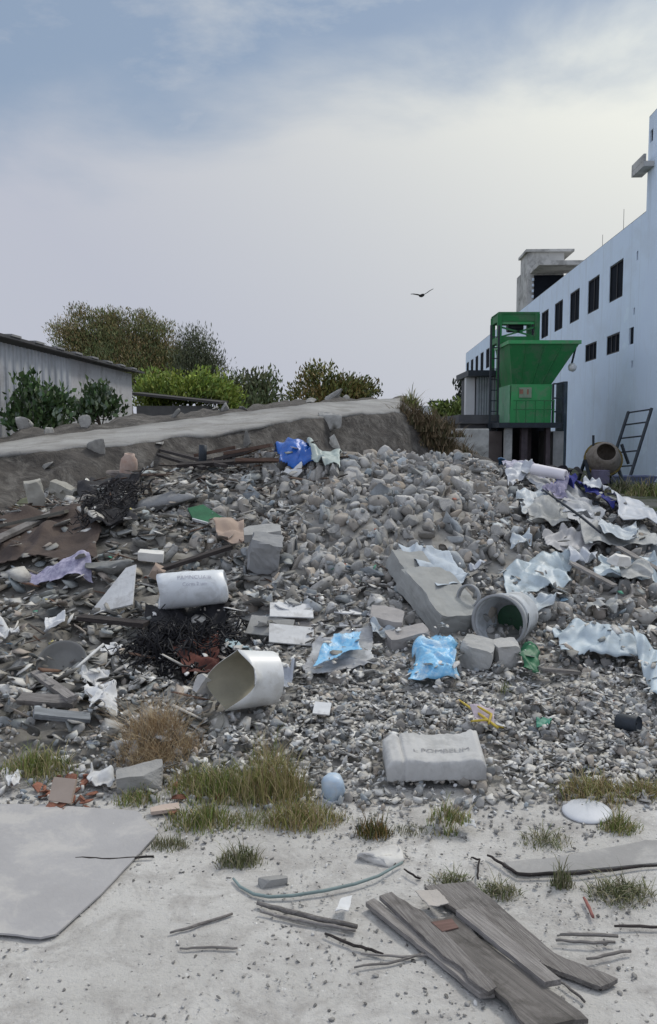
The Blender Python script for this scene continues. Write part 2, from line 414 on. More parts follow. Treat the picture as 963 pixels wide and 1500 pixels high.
ax = geo(0, 900, 6, 120, 26); ay = np.concatenate([-np.geomspace(1, 300, 12)[::-1], np.linspace(0, 9, 100), np.geomspace(9, 1500, 30)[1:]])
AX, AY = np.meshgrid(ax, ay)
nearm = np.clip(1-np.hypot(AX, AY-3)/9, 0, 1)
AZ = wob(AX*1.3, AY*1.4)*.012*nearm-.006*nearm
nx_, ny_ = len(ax), len(ay)
ii = np.arange(nx_*ny_).reshape(ny_, nx_)[:-1, :-1].ravel()
g = mesh_np('ground', np.stack([AX, AY, AZ], -1).reshape(-1, 3), np.stack([ii, ii+1, ii+nx_+1, ii+nx_], 1), ground_mat(), smooth=True)
tag(g, 'pale sandy ground strewn with grit in front of the rubble heap', 'ground', kind='structure')

# grit on the sand
grit = Heap()
def grit_add(n, xr, yr, rr, tone, var, protos, white=.1, mask=None):
    x = RNG.uniform(*xr, n); y = RNG.uniform(*yr, n); r = rr[0]+(rr[1]-rr[0])*RNG.beta(1, 3.5, n)
    if mask is not None:
        k = mask(x, y); x, y, r = x[k], y[k], r[k]
    n = len(x); t = RNG.uniform(tone-var, tone+var, n)[:, None]*np.array([1.02, 1, .98])[None]
    w = RNG.random(n) < white; t[w] = RNG.uniform(.5, .8, (w.sum(), 1))
    grit.rocks(protos, np.stack([x, y, r*.15-.002], 1), r, t, .6)
clump = lambda x, y: (wob(x*3.1+4, y*3.3)+.35*wob(x*9, y*8) > -.02)
grit_add(6000, (-2.2, 2.6), (1.9, 4.0), (.003, .013), .34, .17, prot1f, .2, clump)
grit_add(1500, (-.6, 2.2), (2.0, 3.4), (.003, .016), .27, .13, prot1f, .15)
grit_add(1500, (-2.2, 3.2), (3.25, 3.95), (.006, .024), .36, .14, prot1, .25)
tag(grit.build('gravel', rubble_m), 'scattered grit and small pebbles on the pale sand', 'gravel', kind='stuff')

# ------------------------------------------------------------------ earth bank with concrete path
cols = np.array([-420, -200, 0, 100, 200, 300, 450, 590, 630, 690, 770], float)
DE = np.array([9.5, 10.2, 11, 11.7, 12.5, 13.6, 16, 19, 20, 21, 22], float)
foot = np.array([800, 760, 735, 712, 700, 695, 678, 662, 664, 690, 710], float)
edge = np.array([705, 686, 667, 657, 648, 637, 612, 603, 623, 668, 700], float)
upper = np.array([695, 672, 649, 636, 624, 612, 592, 583, 617, 662, 698], float)
ridge = np.array([690, 664, 640, 622, 610, 602, 586, 582, 616, 661, 698], float)
nc = 150; cx = np.linspace(-420, 770, nc)
I = lambda a: np.interp(cx, cols, a)
de = I(DE)
rowsV = []; rows_t = []
def row(pyv, dep, jz=0., jy=0.):
    out = []
    for k in range(nc):
        p = atY(cx[k], pyv[k], dep[k]); s = p.x*1.7+len(rowsV)*3.1
        out.append((p.x, p.y+jy*mn.noise((s, 2.3, len(rowsV)))*1.5, p.z+jz*(mn.noise((s, 0, 0))+.6*mn.noise((s*3.1, 1, 0)))))
    rowsV.append(out)
row(I(foot)+40, de-1.3, 0)
row(I(foot), de-.7, .10, .25)
row(I(foot)*.66+I(edge)*.34, de-.5, .12, .3)
row(I(foot)*.36+I(edge)*.64, de-.22, .12, .25)
row(I(foot)*.12+I(edge)*.88, de-.05, .06, .1)
ei = len(rowsV); row(I(edge), de+.05, .07, .14)
for t in (.33, .66, 1.): row(I(edge)*(1-t)+I(upper)*t, de+3*t, .02 if t < 1 else .03)
ri = len(rowsV); row(I(ridge)*.5+I(upper)*.5, de+3.5, .12, .2)
row(I(ridge), de+4.4, .16, .3)
row(I(ridge)+4, de+7, .2, .3)
last = [(x, y+6, -.3) for (x, y, z) in rowsV[-1]]; rowsV.append(last)
BV = np.array(rowsV); nr = len(rowsV)
earth = M('dark_earth', (.105,.096,.088), (.042,.039,.037), 2.2, .95, .9, 9, dirt=(.20,.19,.175), dirt_scale=3.5, dirt_amt=.55, bdist=.06)
path_m = M('worn_concrete_path', (.36,.36,.35), (.23,.225,.22), 1.2, .9, .5, 18, dirt=(.17,.16,.145), dirt_scale=1.6, dirt_amt=.6, bdist=.03)
def strip(r0, r1, name, mat, c0=0, c1=nc):
    V = BV[r0:r1+1, c0:c1].reshape(-1, 3); w = c1-c0; h = r1-r0
    ii = np.arange(w*(h+1)).reshape(h+1, w)[:-1, :-1].ravel()
    return mesh_np(name, V, np.stack([ii, ii+1, ii+w+1, ii+w], 1), mat, smooth=True)
BVs = BV.copy(); 
bank = strip(0, nr-1, 'earth_bank', earth); tag(bank, 'dark earth bank rising behind the rubble heap', 'bank', kind='structure')
cend = int(np.argmin(abs(cx-592)))
BV[ei:ei+4, :, 2] += .012; BV[ei, :, 1] -= .03
p_ = strip(ei, ei+3, 'concrete_path', path_m, 0, cend)
so = p_.modifiers.new('thick', 'SOLIDIFY'); so.thickness = .06; so.offset = -1
tag(p_, 'pale worn concrete strip along the top of the earth bank', 'path', kind='structure')
# loose lumps of soil and broken concrete on the bank
for k in range(26):
    c = random.randrange(10, cend); rr = random.choice([2, 3, 4, ri, ri+1])
    p = BVs[rr, c]; r = random.uniform(.09, .28)
    o = chunk((p[0], p[1]-.05, p[2]+r*.1), r, random.choice(protoF), 'flat lump of rubble on the dark earth bank behind the heap', 'lumps of rubble on the earth bank')
    o.data = protoF[k % 8]

# ------------------------------------------------------------------ foliage
def leaves(P, L, W, col, var, droop=0., name='crown', parent=None, loc=None, mat=None, curl=.25, dirs=None):
    n = len(P); d = RNG.normal(size=(n, 3)) if dirs is None else dirs+RNG.normal(size=(n, 3))*.35
    d[:, 2] -= droop; d /= np.linalg.norm(d, axis=1)[:, None]
    s = np.cross(d, RNG.normal(size=(n, 3))); s /= np.linalg.norm(s, axis=1)[:, None]
    nn = np.cross(d, s)
    l = (L*RNG.uniform(.6, 1.25, n))[:, None]; w = (W*RNG.uniform(.6, 1.25, n))[:, None]
    V = np.stack([P, P+d*l*.5+s*w*.5+nn*l*curl*.4, P+d*l+nn*l*curl*-.2, P+d*l*.5-s*w*.5+nn*l*curl*.4], 1).reshape(-1, 3)
    F = np.arange(4*n).reshape(n, 4)
    col = np.asarray(col, float)
    if col.ndim == 1: col = np.repeat(col[None], n, 0)
    t = col*RNG.uniform(1-var, 1+var, (n, 1))*np.stack([RNG.uniform(.9, 1.12, n), np.ones(n), RNG.uniform(.85, 1.1, n)], 1)
    o = mesh_np(name, V, F, mat or leaf_m, parent, False, loc, np.repeat(t, 4, axis=0))
    if parent: o.location = (0, 0, 0)
    return o
def tree(name, label, cat, base, blobs, nclump, per, spread_, L, W, cols_, droop=0., trunk_r=.12, limbs=6, group=None, var=.35, bare=.0):
    """blobs: (center xyz, (rx,ry,rz)) in world; each clump gets one colour."""
    root = thing(name, label, cat, base, group=group)
    vol = np.array([b[1][0]*b[1][2] for b in blobs]); vol = vol/vol.sum()
    cen = []
    for _ in range(nclump):
        b = blobs[RNG.choice(len(blobs), p=vol)]
        u = RNG.normal(size=3); u /= np.linalg.norm(u); u *= RNG.random()**.42
        cen.append(np.array(b[0])+u*np.array(b[1]))
    cen = np.array(cen); P = np.repeat(cen, per, 0)+np.clip(RNG.normal(size=(nclump*per, 3)), -1.7, 1.7)*spread_*np.array([1, 1, .75])
    P[:, 2] = np.maximum(P[:, 2], base[2]+.05)
    cc = np.array(cols_)[RNG.integers(0, len(cols_), nclump)]*RNG.uniform(.7, 1.3, (nclump, 1))
    dirs = np.repeat(cen-np.array(base), per, 0); dirs /= np.linalg.norm(dirs, axis=1)[:, None]
    leaves(P, L, W, np.repeat(cc, per, 0), var, droop, 'crown', root, base, dirs=dirs*.8)
    t = MB(); b0 = Vector(base)
    top = Vector(np.mean([b[0] for b in blobs], axis=0))
    mid = b0.lerp(top, .5)+Vector((random.uniform(-.1, .1), 0, 0))
    t.tube([b0-b0, mid-b0, top-b0], [trunk_r, trunk_r*.75, trunk_r*.4], 8)
    for k in range(limbs):
        e = Vector(cen[RNG.integers(0, nclump)])-b0; s = (mid-b0).lerp(top-b0, random.random()*.6)
        m_ = s.lerp(e, .5)+Vector((0, 0, .12*(e-s).length))
        t.tube([s, m_, e], [trunk_r*.4, trunk_r*.25, trunk_r*.08], 5)
    t.build('trunk', bark, root)
    return root
def blob(px, py, rpx, rpy, Y, ry=None):
    s = Y/1250*1.0
    p = atY(px, py, Y); return ((p.x, Y, p.z), (rpx*s, ry or rpx*s*.8, rpy*s))

OL1, OL2, OL3 = (.23,.24,.10), (.29,.23,.11), (.17,.21,.09)
Y = 40; b = atY(200, 640, Y)
tree('casuarina_tree', 'large olive brown feathery tree behind the corrugated shed', 'tree', (b.x, Y, 0),
     [blob(115, 500, 28, 30, Y), blob(165, 500, 34, 30, Y), blob(212, 506, 30, 32, Y), blob(190, 540, 74, 40, Y), blob(245, 530, 30, 28, Y), blob(125, 540, 44, 40, Y), blob(122, 462, 9, 13, Y), blob(140, 468, 8, 9, Y), blob(163, 466, 8, 9, Y), blob(207, 468, 9, 13, Y), blob(220, 473, 6, 10, Y), blob(90, 486, 7, 12, Y), blob(238, 486, 9, 12, Y), blob(183, 472, 8, 8, Y)],
     560, 90, .30, .18, .042, [OL1, OL2, OL3], -.12, .22, 10, var=.4)
Y = 38; b = atY(292, 640, Y)
tree('casuarina_tree', 'narrow dark green feathery tree right of the large olive tree', 'tree', (b.x, Y, 0),
     [blob(290, 510, 20, 22, Y), blob(300, 540, 22, 30, Y), blob(278, 545, 20, 30, Y), blob(322, 545, 9, 9, Y)], 95, 80, .34, .19, .042, [(.11,.13,.075), (.13,.14,.08)], -.1, .12, 6)
Y = 33; b = atY(270, 640, Y)
tree('leafy_bush', 'bright yellow green bush in front of the olive trees', 'bush', (b.x, Y, 0),
     [blob(250, 572, 42, 22, Y), blob(300, 572, 36, 24, Y), blob(235, 588, 32, 24, Y), blob(330, 586, 20, 22, Y)], 130, 60, .28, .19, .08, [(.26,.34,.055), (.20,.29,.06), (.32,.38,.08)], 0, .08, 6)
Y = 36; b = atY(375, 640, Y)
tree('leafy_bush', 'grey green bush at the path edge right of the yellow green bush', 'bush', (b.x, Y, 0),
     [blob(350, 575, 26, 22, Y), blob(383, 568, 20, 20, Y), blob(370, 590, 40, 16, Y), blob(335, 565, 12, 14, Y)], 80, 34, .3, .24, .10, [(.16,.20,.10), (.20,.22,.12)], 0, .08, 6)
Y = 44; b = atY(482, 630, Y)
tree('almond_tree', 'low yellow brown tree standing alone at the middle of the skyline', 'tree', (b.x, Y, 0),
     [blob(470, 562, 24, 20, Y), blob(505, 572, 26, 16, Y), blob(528, 574, 15, 14, Y), blob(485, 582, 50, 12, Y), blob(433, 582, 14, 10, Y), blob(460, 550, 10, 8, Y)], 120, 40, .34, .24, .11, [(.20,.20,.06), (.27,.20,.08), (.13,.16,.06)], 0, .12, 8)
Y = 45; b = atY(660, 640, Y)
tree('leafy_bush', 'small yellow green bush at the far end of the long building', 'bush', (b.x, Y, 0),
     [blob(655, 605, 16, 9, Y), blob(670, 600, 10, 10, Y), blob(640, 600, 8, 5, Y)], 40, 30, .22, .24, .11, [(.2,.26,.06), (.15,.2,.06)], 0, .06, 4)
Y = 50; b = atY(679, 640, Y)
tree('dark_shrub', 'tall sparse dark shrub against the end of the long building', 'bush', (b.x, Y, 0),
     [blob(678, 568, 6, 12, Y), blob(681, 590, 8, 14, Y)], 22, 22, .25, .26, .12, [(.04,.05,.035)], 0, .08, 4)
def bigbush(label, base, blobs, n, cols_):
    return tree('broadleaf_bush', label, 'bush', base, blobs, n, 22, .14, .15, .085, cols_, 0, .05, 7, group=None)
Y = 17.5; b = atY(55, 650, Y)
bigbush('large dark broad leaved bush against the corrugated shed wall', (b.x, Y, .9), [blob(48, 592, 22, 24, Y), blob(78, 592, 18, 20, Y), blob(26, 618, 12, 14, Y), blob(62, 618, 30, 14, Y), blob(42, 560, 5, 8, Y)], 84, [(.075,.14,.05), (.11,.18,.07), (.055,.10,.04), (.26,.32,.24)])
Y = 19; b = atY(145, 640, Y)
bigbush('smaller dark broad leaved bush near the right end of the shed wall', (b.x, Y, 1.1), [blob(140, 584, 14, 14, Y), blob(154, 600, 18, 12, Y), blob(128, 608, 18, 12, Y)], 52, [(.075,.13,.05), (.11,.17,.07), (.055,.10,.04), (.24,.30,.22)])

# grass -------------------------------------------------------------
def grass(px, py, rpx, h, n, cols_, label, name='grass_tuft', cat='grass', group=None, lean=.5, width=.006, zf=None):
    if zf is None: n = int(n*1.7); width = min(width, .006)*.55; h *= .76; lean *= 1.35
    p = sp(px, py) if zf is None else zf; r = rpx*p.y/1250
    m = n; a = RNG.uniform(0, 2*PI, m); rad = r*RNG.random(m)**.62*RNG.uniform(.8, 1.35, m)
    bx = p.x+rad*np.cos(a); by = p.y+rad*np.sin(a)*.7
    bz = (surf(bx, by) if zf is None else np.full(m, p.z))-.01
    hh = h*(.3+.9*RNG.beta(1.6, 2.2, m))*(1-.55*np.clip(rad/r, 0, 1.2)**2)*(1+.35*np.sin(a*3+bx*40))
    la = RNG.uniform(0, 2*PI, m); ln = hh*RNG.uniform(.1, 1.3, m)*lean
    dx, dy = np.cos(la)*ln, np.sin(la)*ln
    wa = RNG.uniform(0, PI, m); wx, wy = np.cos(wa)*width, np.sin(wa)*width
    B = np.stack([bx, by, bz], 1); D = np.stack([dx, dy, np.zeros(m)], 1); Wd = np.stack([wx, wy, np.zeros(m)], 1); Up = np.stack([np.zeros(m), np.zeros(m), hh], 1)
    V = np.stack([B-Wd*.6, B+Wd*.6, B+D*.25+Up*.5-Wd*.5, B+D*.25+Up*.5+Wd*.5, B+D*.65+Up*.85-Wd*.3, B+D*.65+Up*.85+Wd*.3, B+D*1.05+Up*.98], 1).reshape(-1, 3)
    k = np.arange(m)*7
    F = np.concatenate([np.stack([k, k+1, k+3, k+2], 1), np.stack([k+2, k+3, k+5, k+4], 1)]); 
    F2 = np.stack([k+4, k+5, k+6], 1)
    Fl = [tuple(f) for f in F]+[tuple(f) for f in F2]
    t = np.array(cols_)[RNG.integers(0, len(cols_), m)]*RNG.uniform(.7, 1.3, (m, 1))
    o = mesh_np(name, V, Fl, grass_m, loc=tuple(p), tone=np.repeat(t, 7, 0))
    return tag(o, label, cat, group)
GR = [(.17,.23,.05), (.26,.29,.09), (.13,.18,.05), (.44,.38,.21), (.34,.31,.14), (.40,.33,.20)]
GY = [(.31,.30,.10), (.42,.36,.18), (.21,.25,.07), (.50,.41,.25), (.34,.25,.14)]
DRY = [(.50,.39,.24), (.40,.28,.16), (.56,.46,.30), (.28,.19,.11)]
GD = [(.12,.15,.06), (.20,.20,.10), (.32,.29,.20)]

# ------------------------------------------------------------------ long building
A = R(2.4)
paint = M('pale_blue_paint', (.70,.82,.95), (.65,.76,.91), .35, .85, .15, 4, dirt=(.58,.66,.75), dirt_scale=.35, dirt_amt=.45, bdist=.02, streak=(.50,.57,.64))
paint_grey = M('stained_render', (.58,.58,.56), (.42,.42,.41), .8, .9, .3, 8, dirt=(.14,.14,.13), dirt_scale=1.1, dirt_amt=.6, bdist=.02)
dark_glass = M('dark_window_glass', (.018,.022,.03), (.01,.012,.018), 2, .9, 0, spec=.08)
frame_m = M('window_frame', (.02,.022,.028), (.015,.017,.02), 8, .5, .1)
roof_m = M('roof_deck', (.3,.3,.3), (.2,.2,.2), 1, .9, .3)
B = thing('industrial_building', 'long pale blue two storey building with a row of dark square windows', 'building', (9.6, 0, 0), -A)
def wall_grid(mb, us, zs, holes, depth=.11):
    us = sorted(set(us+[v for h in holes for v in h[:2]])); zs = sorted(set(zs+[v for h in holes for v in h[2:]]))
    inh = lambda u, z: any(h[0] < u < h[1] and h[2] < z < h[3] for h in holes)
    for a, b in zip(us, us[1:]):
        for c, d in zip(zs, zs[1:]):
            if inh((a+b)/2, (c+d)/2): continue
            mb.add([(0, a, c), (0, b, c), (0, b, d), (0, a, d)], [(0, 3, 2, 1)])
    for a, b, c, d in holes:
        D = depth
        mb.add([(0,a,c),(0,b,c),(D,b,c),(D,a,c)], [(0,1,2,3)]); mb.add([(0,a,d),(0,b,d),(D,b,d),(D,a,d)], [(3,2,1,0)])
        mb.add([(0,a,c),(0,a,d),(D,a,d),(D,a,c)], [(0,1,2,3)]); mb.add([(0,b,c),(0,b,d),(D,b,d),(D,b,c)], [(3,2,1,0)])
big = [(32.45+3.24*k, 34.25+3.24*k, 6.7, 8.1) for k in range(6)]+[(66.6+3.25*k, 68.5+3.25*k, 6.7, 8.2) for k in range(5)]
small = [(35.85, 37.7, 4.68, 5.42), (32.65, 34.4, 4.68, 5.42)]
slits = [(30.95, 31.5, 4.8, 5.4), (30.72, 30.9, 7.68, 8.0), (30.9, 31.06, 5.82, 6.06), (30.95, 31.13, 3.95, 4.2)]
w = MB(); wall_grid(w, [30.0, 64.5, 82.], [-.3, 3.2, 9.15], big+small+slits); w.build('wall', paint, B)
w = MB(); wall_grid(w, [16.0, 30.0], [-.3, 6, 12.25], [(29.55, 29.85, 11.35, 11.75)]); w.build('wall', paint, B)
for i, (a, b, c, d) in enumerate(big+small):
    fr = MB()
    t = .05
    fr.box((.03, a+.002, c+.002), (.07, b-.002, c+t)); fr.box((.03, a+.002, d-t), (.07, b-.002, d-.002))
    fr.box((.03, a+.002, c+t), (.07, a+t, d-t)); fr.box((.03, b-t, c+t), (.07, b-.002, d-t))
    n = 1 if i < 11 else 2
    for k in range(n):
        m_ = a+(b-a)*(k+1)/(n+1); fr.box((.035, m_-.025, c+t), (.068, m_+.025, d-t))
    fo = fr.build('window', frame_m, B)
    mesh_np('pane', *(lambda q: (np.array(q.v), q.f))(MB().box((.075, a+.004, c+.004), (.105, b-.004, d-.004))), dark_glass, fo)
for a, b, c, d in slits+[(29.55, 29.85, 11.35, 11.75)]:
    MB().box((.06, a+.003, c+.003), (.105, b-.003, d-.003)).build('vent', dark_glass, B)
# the solid rest: end walls, roof, back
r_ = MB(); r_.box((.26, 16.02, -.3), (22, 29.98, 12.2)); r_.box((.26, 30.02, -.3), (22, 81.9, 8.95)); r_.build('body', paint, B)
MB().box((0, 30.01, 9.152), (.22, 82, 9.17)).box((.23, 30.02, 8.96), (22, 81.9, 9.02)).build('roof', roof_m, B)
MB().box((0, 16, 12.252), (22, 30, 12.27)).build('roof', roof_m, B)
MB().box((.002, 29.985, -.3), (.26, 30.0, 12.24)).box((.002, 81.95, -.3), (22, 82.1, 9.1)).box((.0, 15.9, -.3), (22, 16, 12.2)).build('end_wall', paint, B)
MB().box((-.36, 29.3, 10.45), (-.003, 30.6, 10.62)).box((-.36, 29.3, 10.63), (-.28, 30.6, 10.85)).build('ledge', paint_grey, B)
st = MB(); st.box((.06, 51.9, 9.18), (2.2, 54.2, 12.3)); st.box((.03, 54.2, 9.18), (1.9, 55.3, 11.4)); sto = st.build('stair_tower', paint_grey, B)
MB().box((-.08, 51.7, 12.302), (2.75, 54.3, 12.45)).build('roof', paint_grey, sto)
MB().box((.2, 49.2, 11.05), (4.2, 51.88, 11.3)).build('canopy', paint_grey, B)
cn = MB(); cn.box((.45, 51.80, 9.18), (2.19, 51.895, 10.95))
cn.build('door', dark_glass, sto)
for k in range(5): MB().box((.32, 51.7, 9.3+.33*k), (.42, 51.86, 9.45+.33*k)).build('vent_block', paint, sto)
# loose reinforcement bars and wires over the roof edge
for u, h in ((33.6, 1.0), (36.5, .7), (30.6, .5)):
    MB().tube([(.3, u, 9.0), (.3, u+.02, 9.15+h)], .009, 5).build('bar', steel_dark, B)

# far boundary wall closing the yard
white_wall = M('white_wall', (.72,.73,.74), (.6,.6,.6), .6, .9, .2, 5)
Y = 60; a = atY(560, 640, Y); b = atY(676, 640, Y)
bw = MB().box((a.x, Y, -.2), (b.x, Y+.3, 1.6+40/1250*Y)).build('boundary_wall', white_wall); tag(bw, 'low white wall between the earth bank and the long building', 'wall')
Y = 58; p = atY(642, 597, Y); g_ = MB()
g_.box((p.x-.35, Y, p.z-.45), (p.x+.35, Y+.1, p.z+.25)); 
cab = MB(); q = atY(642, 602, 60.15)
cab.box((q.x-.42, 60.05, q.z-.7), (q.x-.34, 60.2, q.z+.55)).box((q.x+.34, 60.05, q.z-.7), (q.x+.42, 60.2, q.z+.55)).box((q.x-.62, 60.0, q.z+.55), (q.x+.62, 60.25, q.z+.72))
tag(cab.build('gate_arch', steel_dark), 'small dark gate frame rising over the white wall', 'gate')

# ------------------------------------------------------------------ green concrete batching machine
gr_dark = M('green_paint', (.022,.20,.055), (.018,.15,.045), 1.2, .6, .2, 6, spec=.35, dirt=(.11,.14,.10), dirt_scale=1.9, dirt_amt=.5)
gr_mid = M('bright_green_paint', (.055,.38,.12), (.045,.31,.095), 1.2, .5, .12, 6, spec=.4, dirt=(.19,.24,.17), dirt_scale=2.2, dirt_amt=.6)
MY = 30.0
def mp(px, py, Y=MY): p = atY(px, py, Y); return (p.x, p.y, p.z)
org = atY(770, 700, MY); org = Vector((org.x, MY, 0))
G = thing('batching_machine', 'tall green concrete batching machine with a wide hopper on dark legs', 'machine', org)
def gb(mb, name, mat, parent=G, **k):
    mb.v = [tuple(Vector(v)-org) for v in mb.v]
    o = mesh_np(name, np.array(mb.v), mb.f, mat, parent, k.get('smooth', False))
    if k.get('bevel'):
        bb = o.modifiers.new('bevel', 'BEVEL'); bb.width = k['bevel']; bb.segments = 2; bb.limit_method = 'ANGLE'
    return o
# hopper: open frustum, rim top, inner faces too
def frustum(lo, hi, t=.05, inner=True):
    """lo/hi = (x0,x1,y0,y1,z)"""
    def ring(r, d=0): return [(r[0]+d, r[2]+d, r[4]), (r[1]-d, r[2]+d, r[4]), (r[1]-d, r[3]-d, r[4]), (r[0]+d, r[3]-d, r[4])]
    mb = MB(); vs = ring(lo)+ring(hi); fs = [(i, (i+1) % 4, (i+1) % 4+4, i+4) for i in range(4)]
    if inner:
        vs += ring(hi, t)+ring(lo, t)
        fs += [(4+i, 4+(i+1) % 4, 8+(i+1) % 4, 8+i) for i in range(4)]+[(8+i, 8+(i+1) % 4, 12+(i+1) % 4, 12+i) for i in range(4)]+[(0, 3, 2, 1), (12, 13, 14, 15)]
    else: fs += [(3, 2, 1, 0), (4, 5, 6, 7)]
    return mb.add(vs, fs)
tl = mp(745, 503); tr = mp(848, 503); bl = mp(753, 562); br_ = mp(811, 561)
zr = tl[2]; zb = bl[2]
hop = frustum((bl[0], br_[0], MY+.25, MY+2.2, zb), (tl[0], tr[0], MY-.15, MY+2.3, zr))
hop = gb(hop, 'hopper', gr_dark)
rim = MB()
for s in ((tl[0]-.04, tr[0]+.04, MY-.2, MY-.1), (tl[0]-.04, tr[0]+.04, MY+2.25, MY+2.35), (tl[0]-.04, tl[0]+.05, MY-.1, MY+2.25), (tr[0]-.05, tr[0]+.04, MY-.1, MY+2.25)):
    rim.box((s[0], s[2], zr-.03), (s[1], s[3], zr+.09))
gb(rim, 'rim', gr_mid, hop)
rb = MB()
for f in (.25, .5, .75):
    rb.bar((bl[0]+(br_[0]-bl[0])*f, MY+.24, zb+.02), (tl[0]+(tr[0]-tl[0])*f, MY-.14, zr-.04), .05, .03)
gb(rb, 'rib', gr_dark, hop)
zbot = mp(770, 619)[2]
body = frustum((bl[0]-.05, br_[0]+.02, MY+.3, MY+2.4, zbot), (bl[0]-.02, br_[0]+.02, MY+.25, MY+2.25, zb-.005), inner=False)
gb(body, 'body', gr_mid)
sd = MB(); sx = mp(733, 580)[0]; sd.box((bl[0]-.085, MY+.32, zbot+.01), (bl[0]-.053, MY+2.38, zb-.03)); gb(sd, 'side_panel', M('faded_green_paint', (.20,.42,.26), (.13,.33,.19), 2, .6, .15, 6, dirt=(.3,.35,.3), dirt_scale=3, dirt_amt=.4))
pl = MB(); a = mp(763, 567); b = mp(781, 582); pl.box((a[0], MY+.215, b[2]), (b[0], MY+.24, a[2]))
plate = gb(pl, 'sign_plate', M('sign_plate', (.30,.36,.26), (.22,.28,.2), 5, .6, .1))
mk = MB(); c = mp(776, 573); mk.box((c[0]-.04, MY+.205, c[2]-.1), (c[0]+.02, MY+.213, c[2]+.08)); c = mp(767, 574); mk.box((c[0]-.09, MY+.205, c[2]-.06), (c[0]+.04, MY+.213, c[2]+.1))
gb(mk, 'sign_mark', M('sign_mark', (.42,.18,.11), (.12,.1,.09), 6, .7, 0), plate)
# railing on the body
ra = MB(); x0 = bl[0]-.02; x1 = mp(812, 600)[0]
for py in (587, 600): z = mp(770, py)[2]; ra.bar((x0, MY-.05, z), (x1, MY-.05, z), .035)
for px in (756, 770, 784, 797, 811): x = mp(px, 600)[0]; ra.bar((x, MY-.05, zbot), (x, MY-.05, mp(770, 587)[2]), .03)
gb(ra, 'railing', gr_dark)
dk = MB(); dk.box((mp(730, 620)[0], MY-.15, zbot-.18), (mp(822, 620)[0], MY+2.8, zbot-.003)); gb(dk, 'deck', steel_dark)
# gate post and ladder at the right
gp_ = MB(); xa = mp(811, 600)[0]; xb = mp(826, 600)[0]
for x in (xa, xb): gp_.bar((x, MY+.1, zbot), (x, MY+.1, mp(811, 562)[2]), .06)
for py in (562, 583, 603): gp_.bar((xa, MY+.1, mp(811, py)[2]), (xb, MY+.1, mp(811, py)[2]), .05)
gb(gp_, 'ladder', steel_dark)
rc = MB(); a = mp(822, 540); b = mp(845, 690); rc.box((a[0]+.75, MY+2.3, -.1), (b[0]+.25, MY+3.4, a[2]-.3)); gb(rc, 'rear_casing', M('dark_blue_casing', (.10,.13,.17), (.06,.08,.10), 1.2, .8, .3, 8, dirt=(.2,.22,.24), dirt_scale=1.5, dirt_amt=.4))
# conveyor tower behind
tw = MB(); TYY = MY+2.9; x0 = mp(732, 470, TYY)[0]; x1 = mp(787, 470, TYY)[0]; zt = mp(760, 460, TYY)[2]; zm = mp(760, 498, TYY)[2]
for x in (x0, x1):
    for y in (TYY, TYY+1.3): tw.bar((x, y, 1.9), (x, y, zt), .16 if x == x0 else .18)
for z, h in ((zt-.12, .30), (zm+.02, .22)): 
    for y in (TYY, TYY+1.3): tw.bar((x0, y, z), (x1, y, z), .1, h)
    for x in (x0, x1): tw.bar((x, TYY, z), (x, TYY+1.3, z), .1, h)
tw.bar((x0, TYY, zm+.1), (x1, TYY, zm+.5), .06); tw.bar((x0, TYY, zm+.5), (x1, TYY, zm+.1), .06)
gb(tw, 'conveyor_tower', gr_dark)
ct = MB(); ct.box((x0-.05, TYY-.08, zt), (x1+.08, TYY+1.4, zt+.07)); gb(ct, 'tower_top', gr_dark)
bp2 = MB(); bp2.box((x0+.09, TYY+.02, zr-.6), (x1-.1, TYY+.06, zm-.1)); gb(bp2, 'tower_panel', gr_dark)
bp2 = MB(); bp2.box((x0+.09, TYY-.02, zt-.38), (x1-.1, TYY+.03, zt-.28)); gb(bp2, 'tower_panel', gr_mid)
mt = MB(); xm = (x0+x1)/2; mt.tube([(xm-.3, TYY+.6, zm+.55), (xm+.3, TYY+.6, zm+.55)], .2, 12); gb(mt, 'motor', steel_dark, smooth=False)
# left lattice post with rungs
lp = MB(); xl = mp(728, 560)[0]
for dx in (0, .28): lp.bar((xl+dx, MY+1.2, .3), (xl+dx, MY+1.2, mp(728, 470)[2]), .07)
for k in range(13): lp.bar((xl, MY+1.2, .5+k*.38), (xl+.28, MY+1.2, .5+k*.38), .035)
gb(lp, 'access_ladder', steel_dark)
# lamp
lm = MB(); p = mp(838, 532, MY+.3); lm.lathe([(.01, 0), (.13, .01), (.15, .12), (.1, .22), (.01, .24)], 14, axis_matrix(Vector(p)-Vector((0, 0, .1)), (0, -.6, -.4)))
lmp = gb(lm, 'floodlight', M('lamp_housing', (.75,.76,.72), (.6,.6,.6), 5, .4, 0), smooth=True)
br2 = MB(); br2.bar((p[0], p[1], p[2]), (tr[0]-.05, MY+.1, zr-.02), .05); gb(br2, 'bracket', steel_dark, lmp)
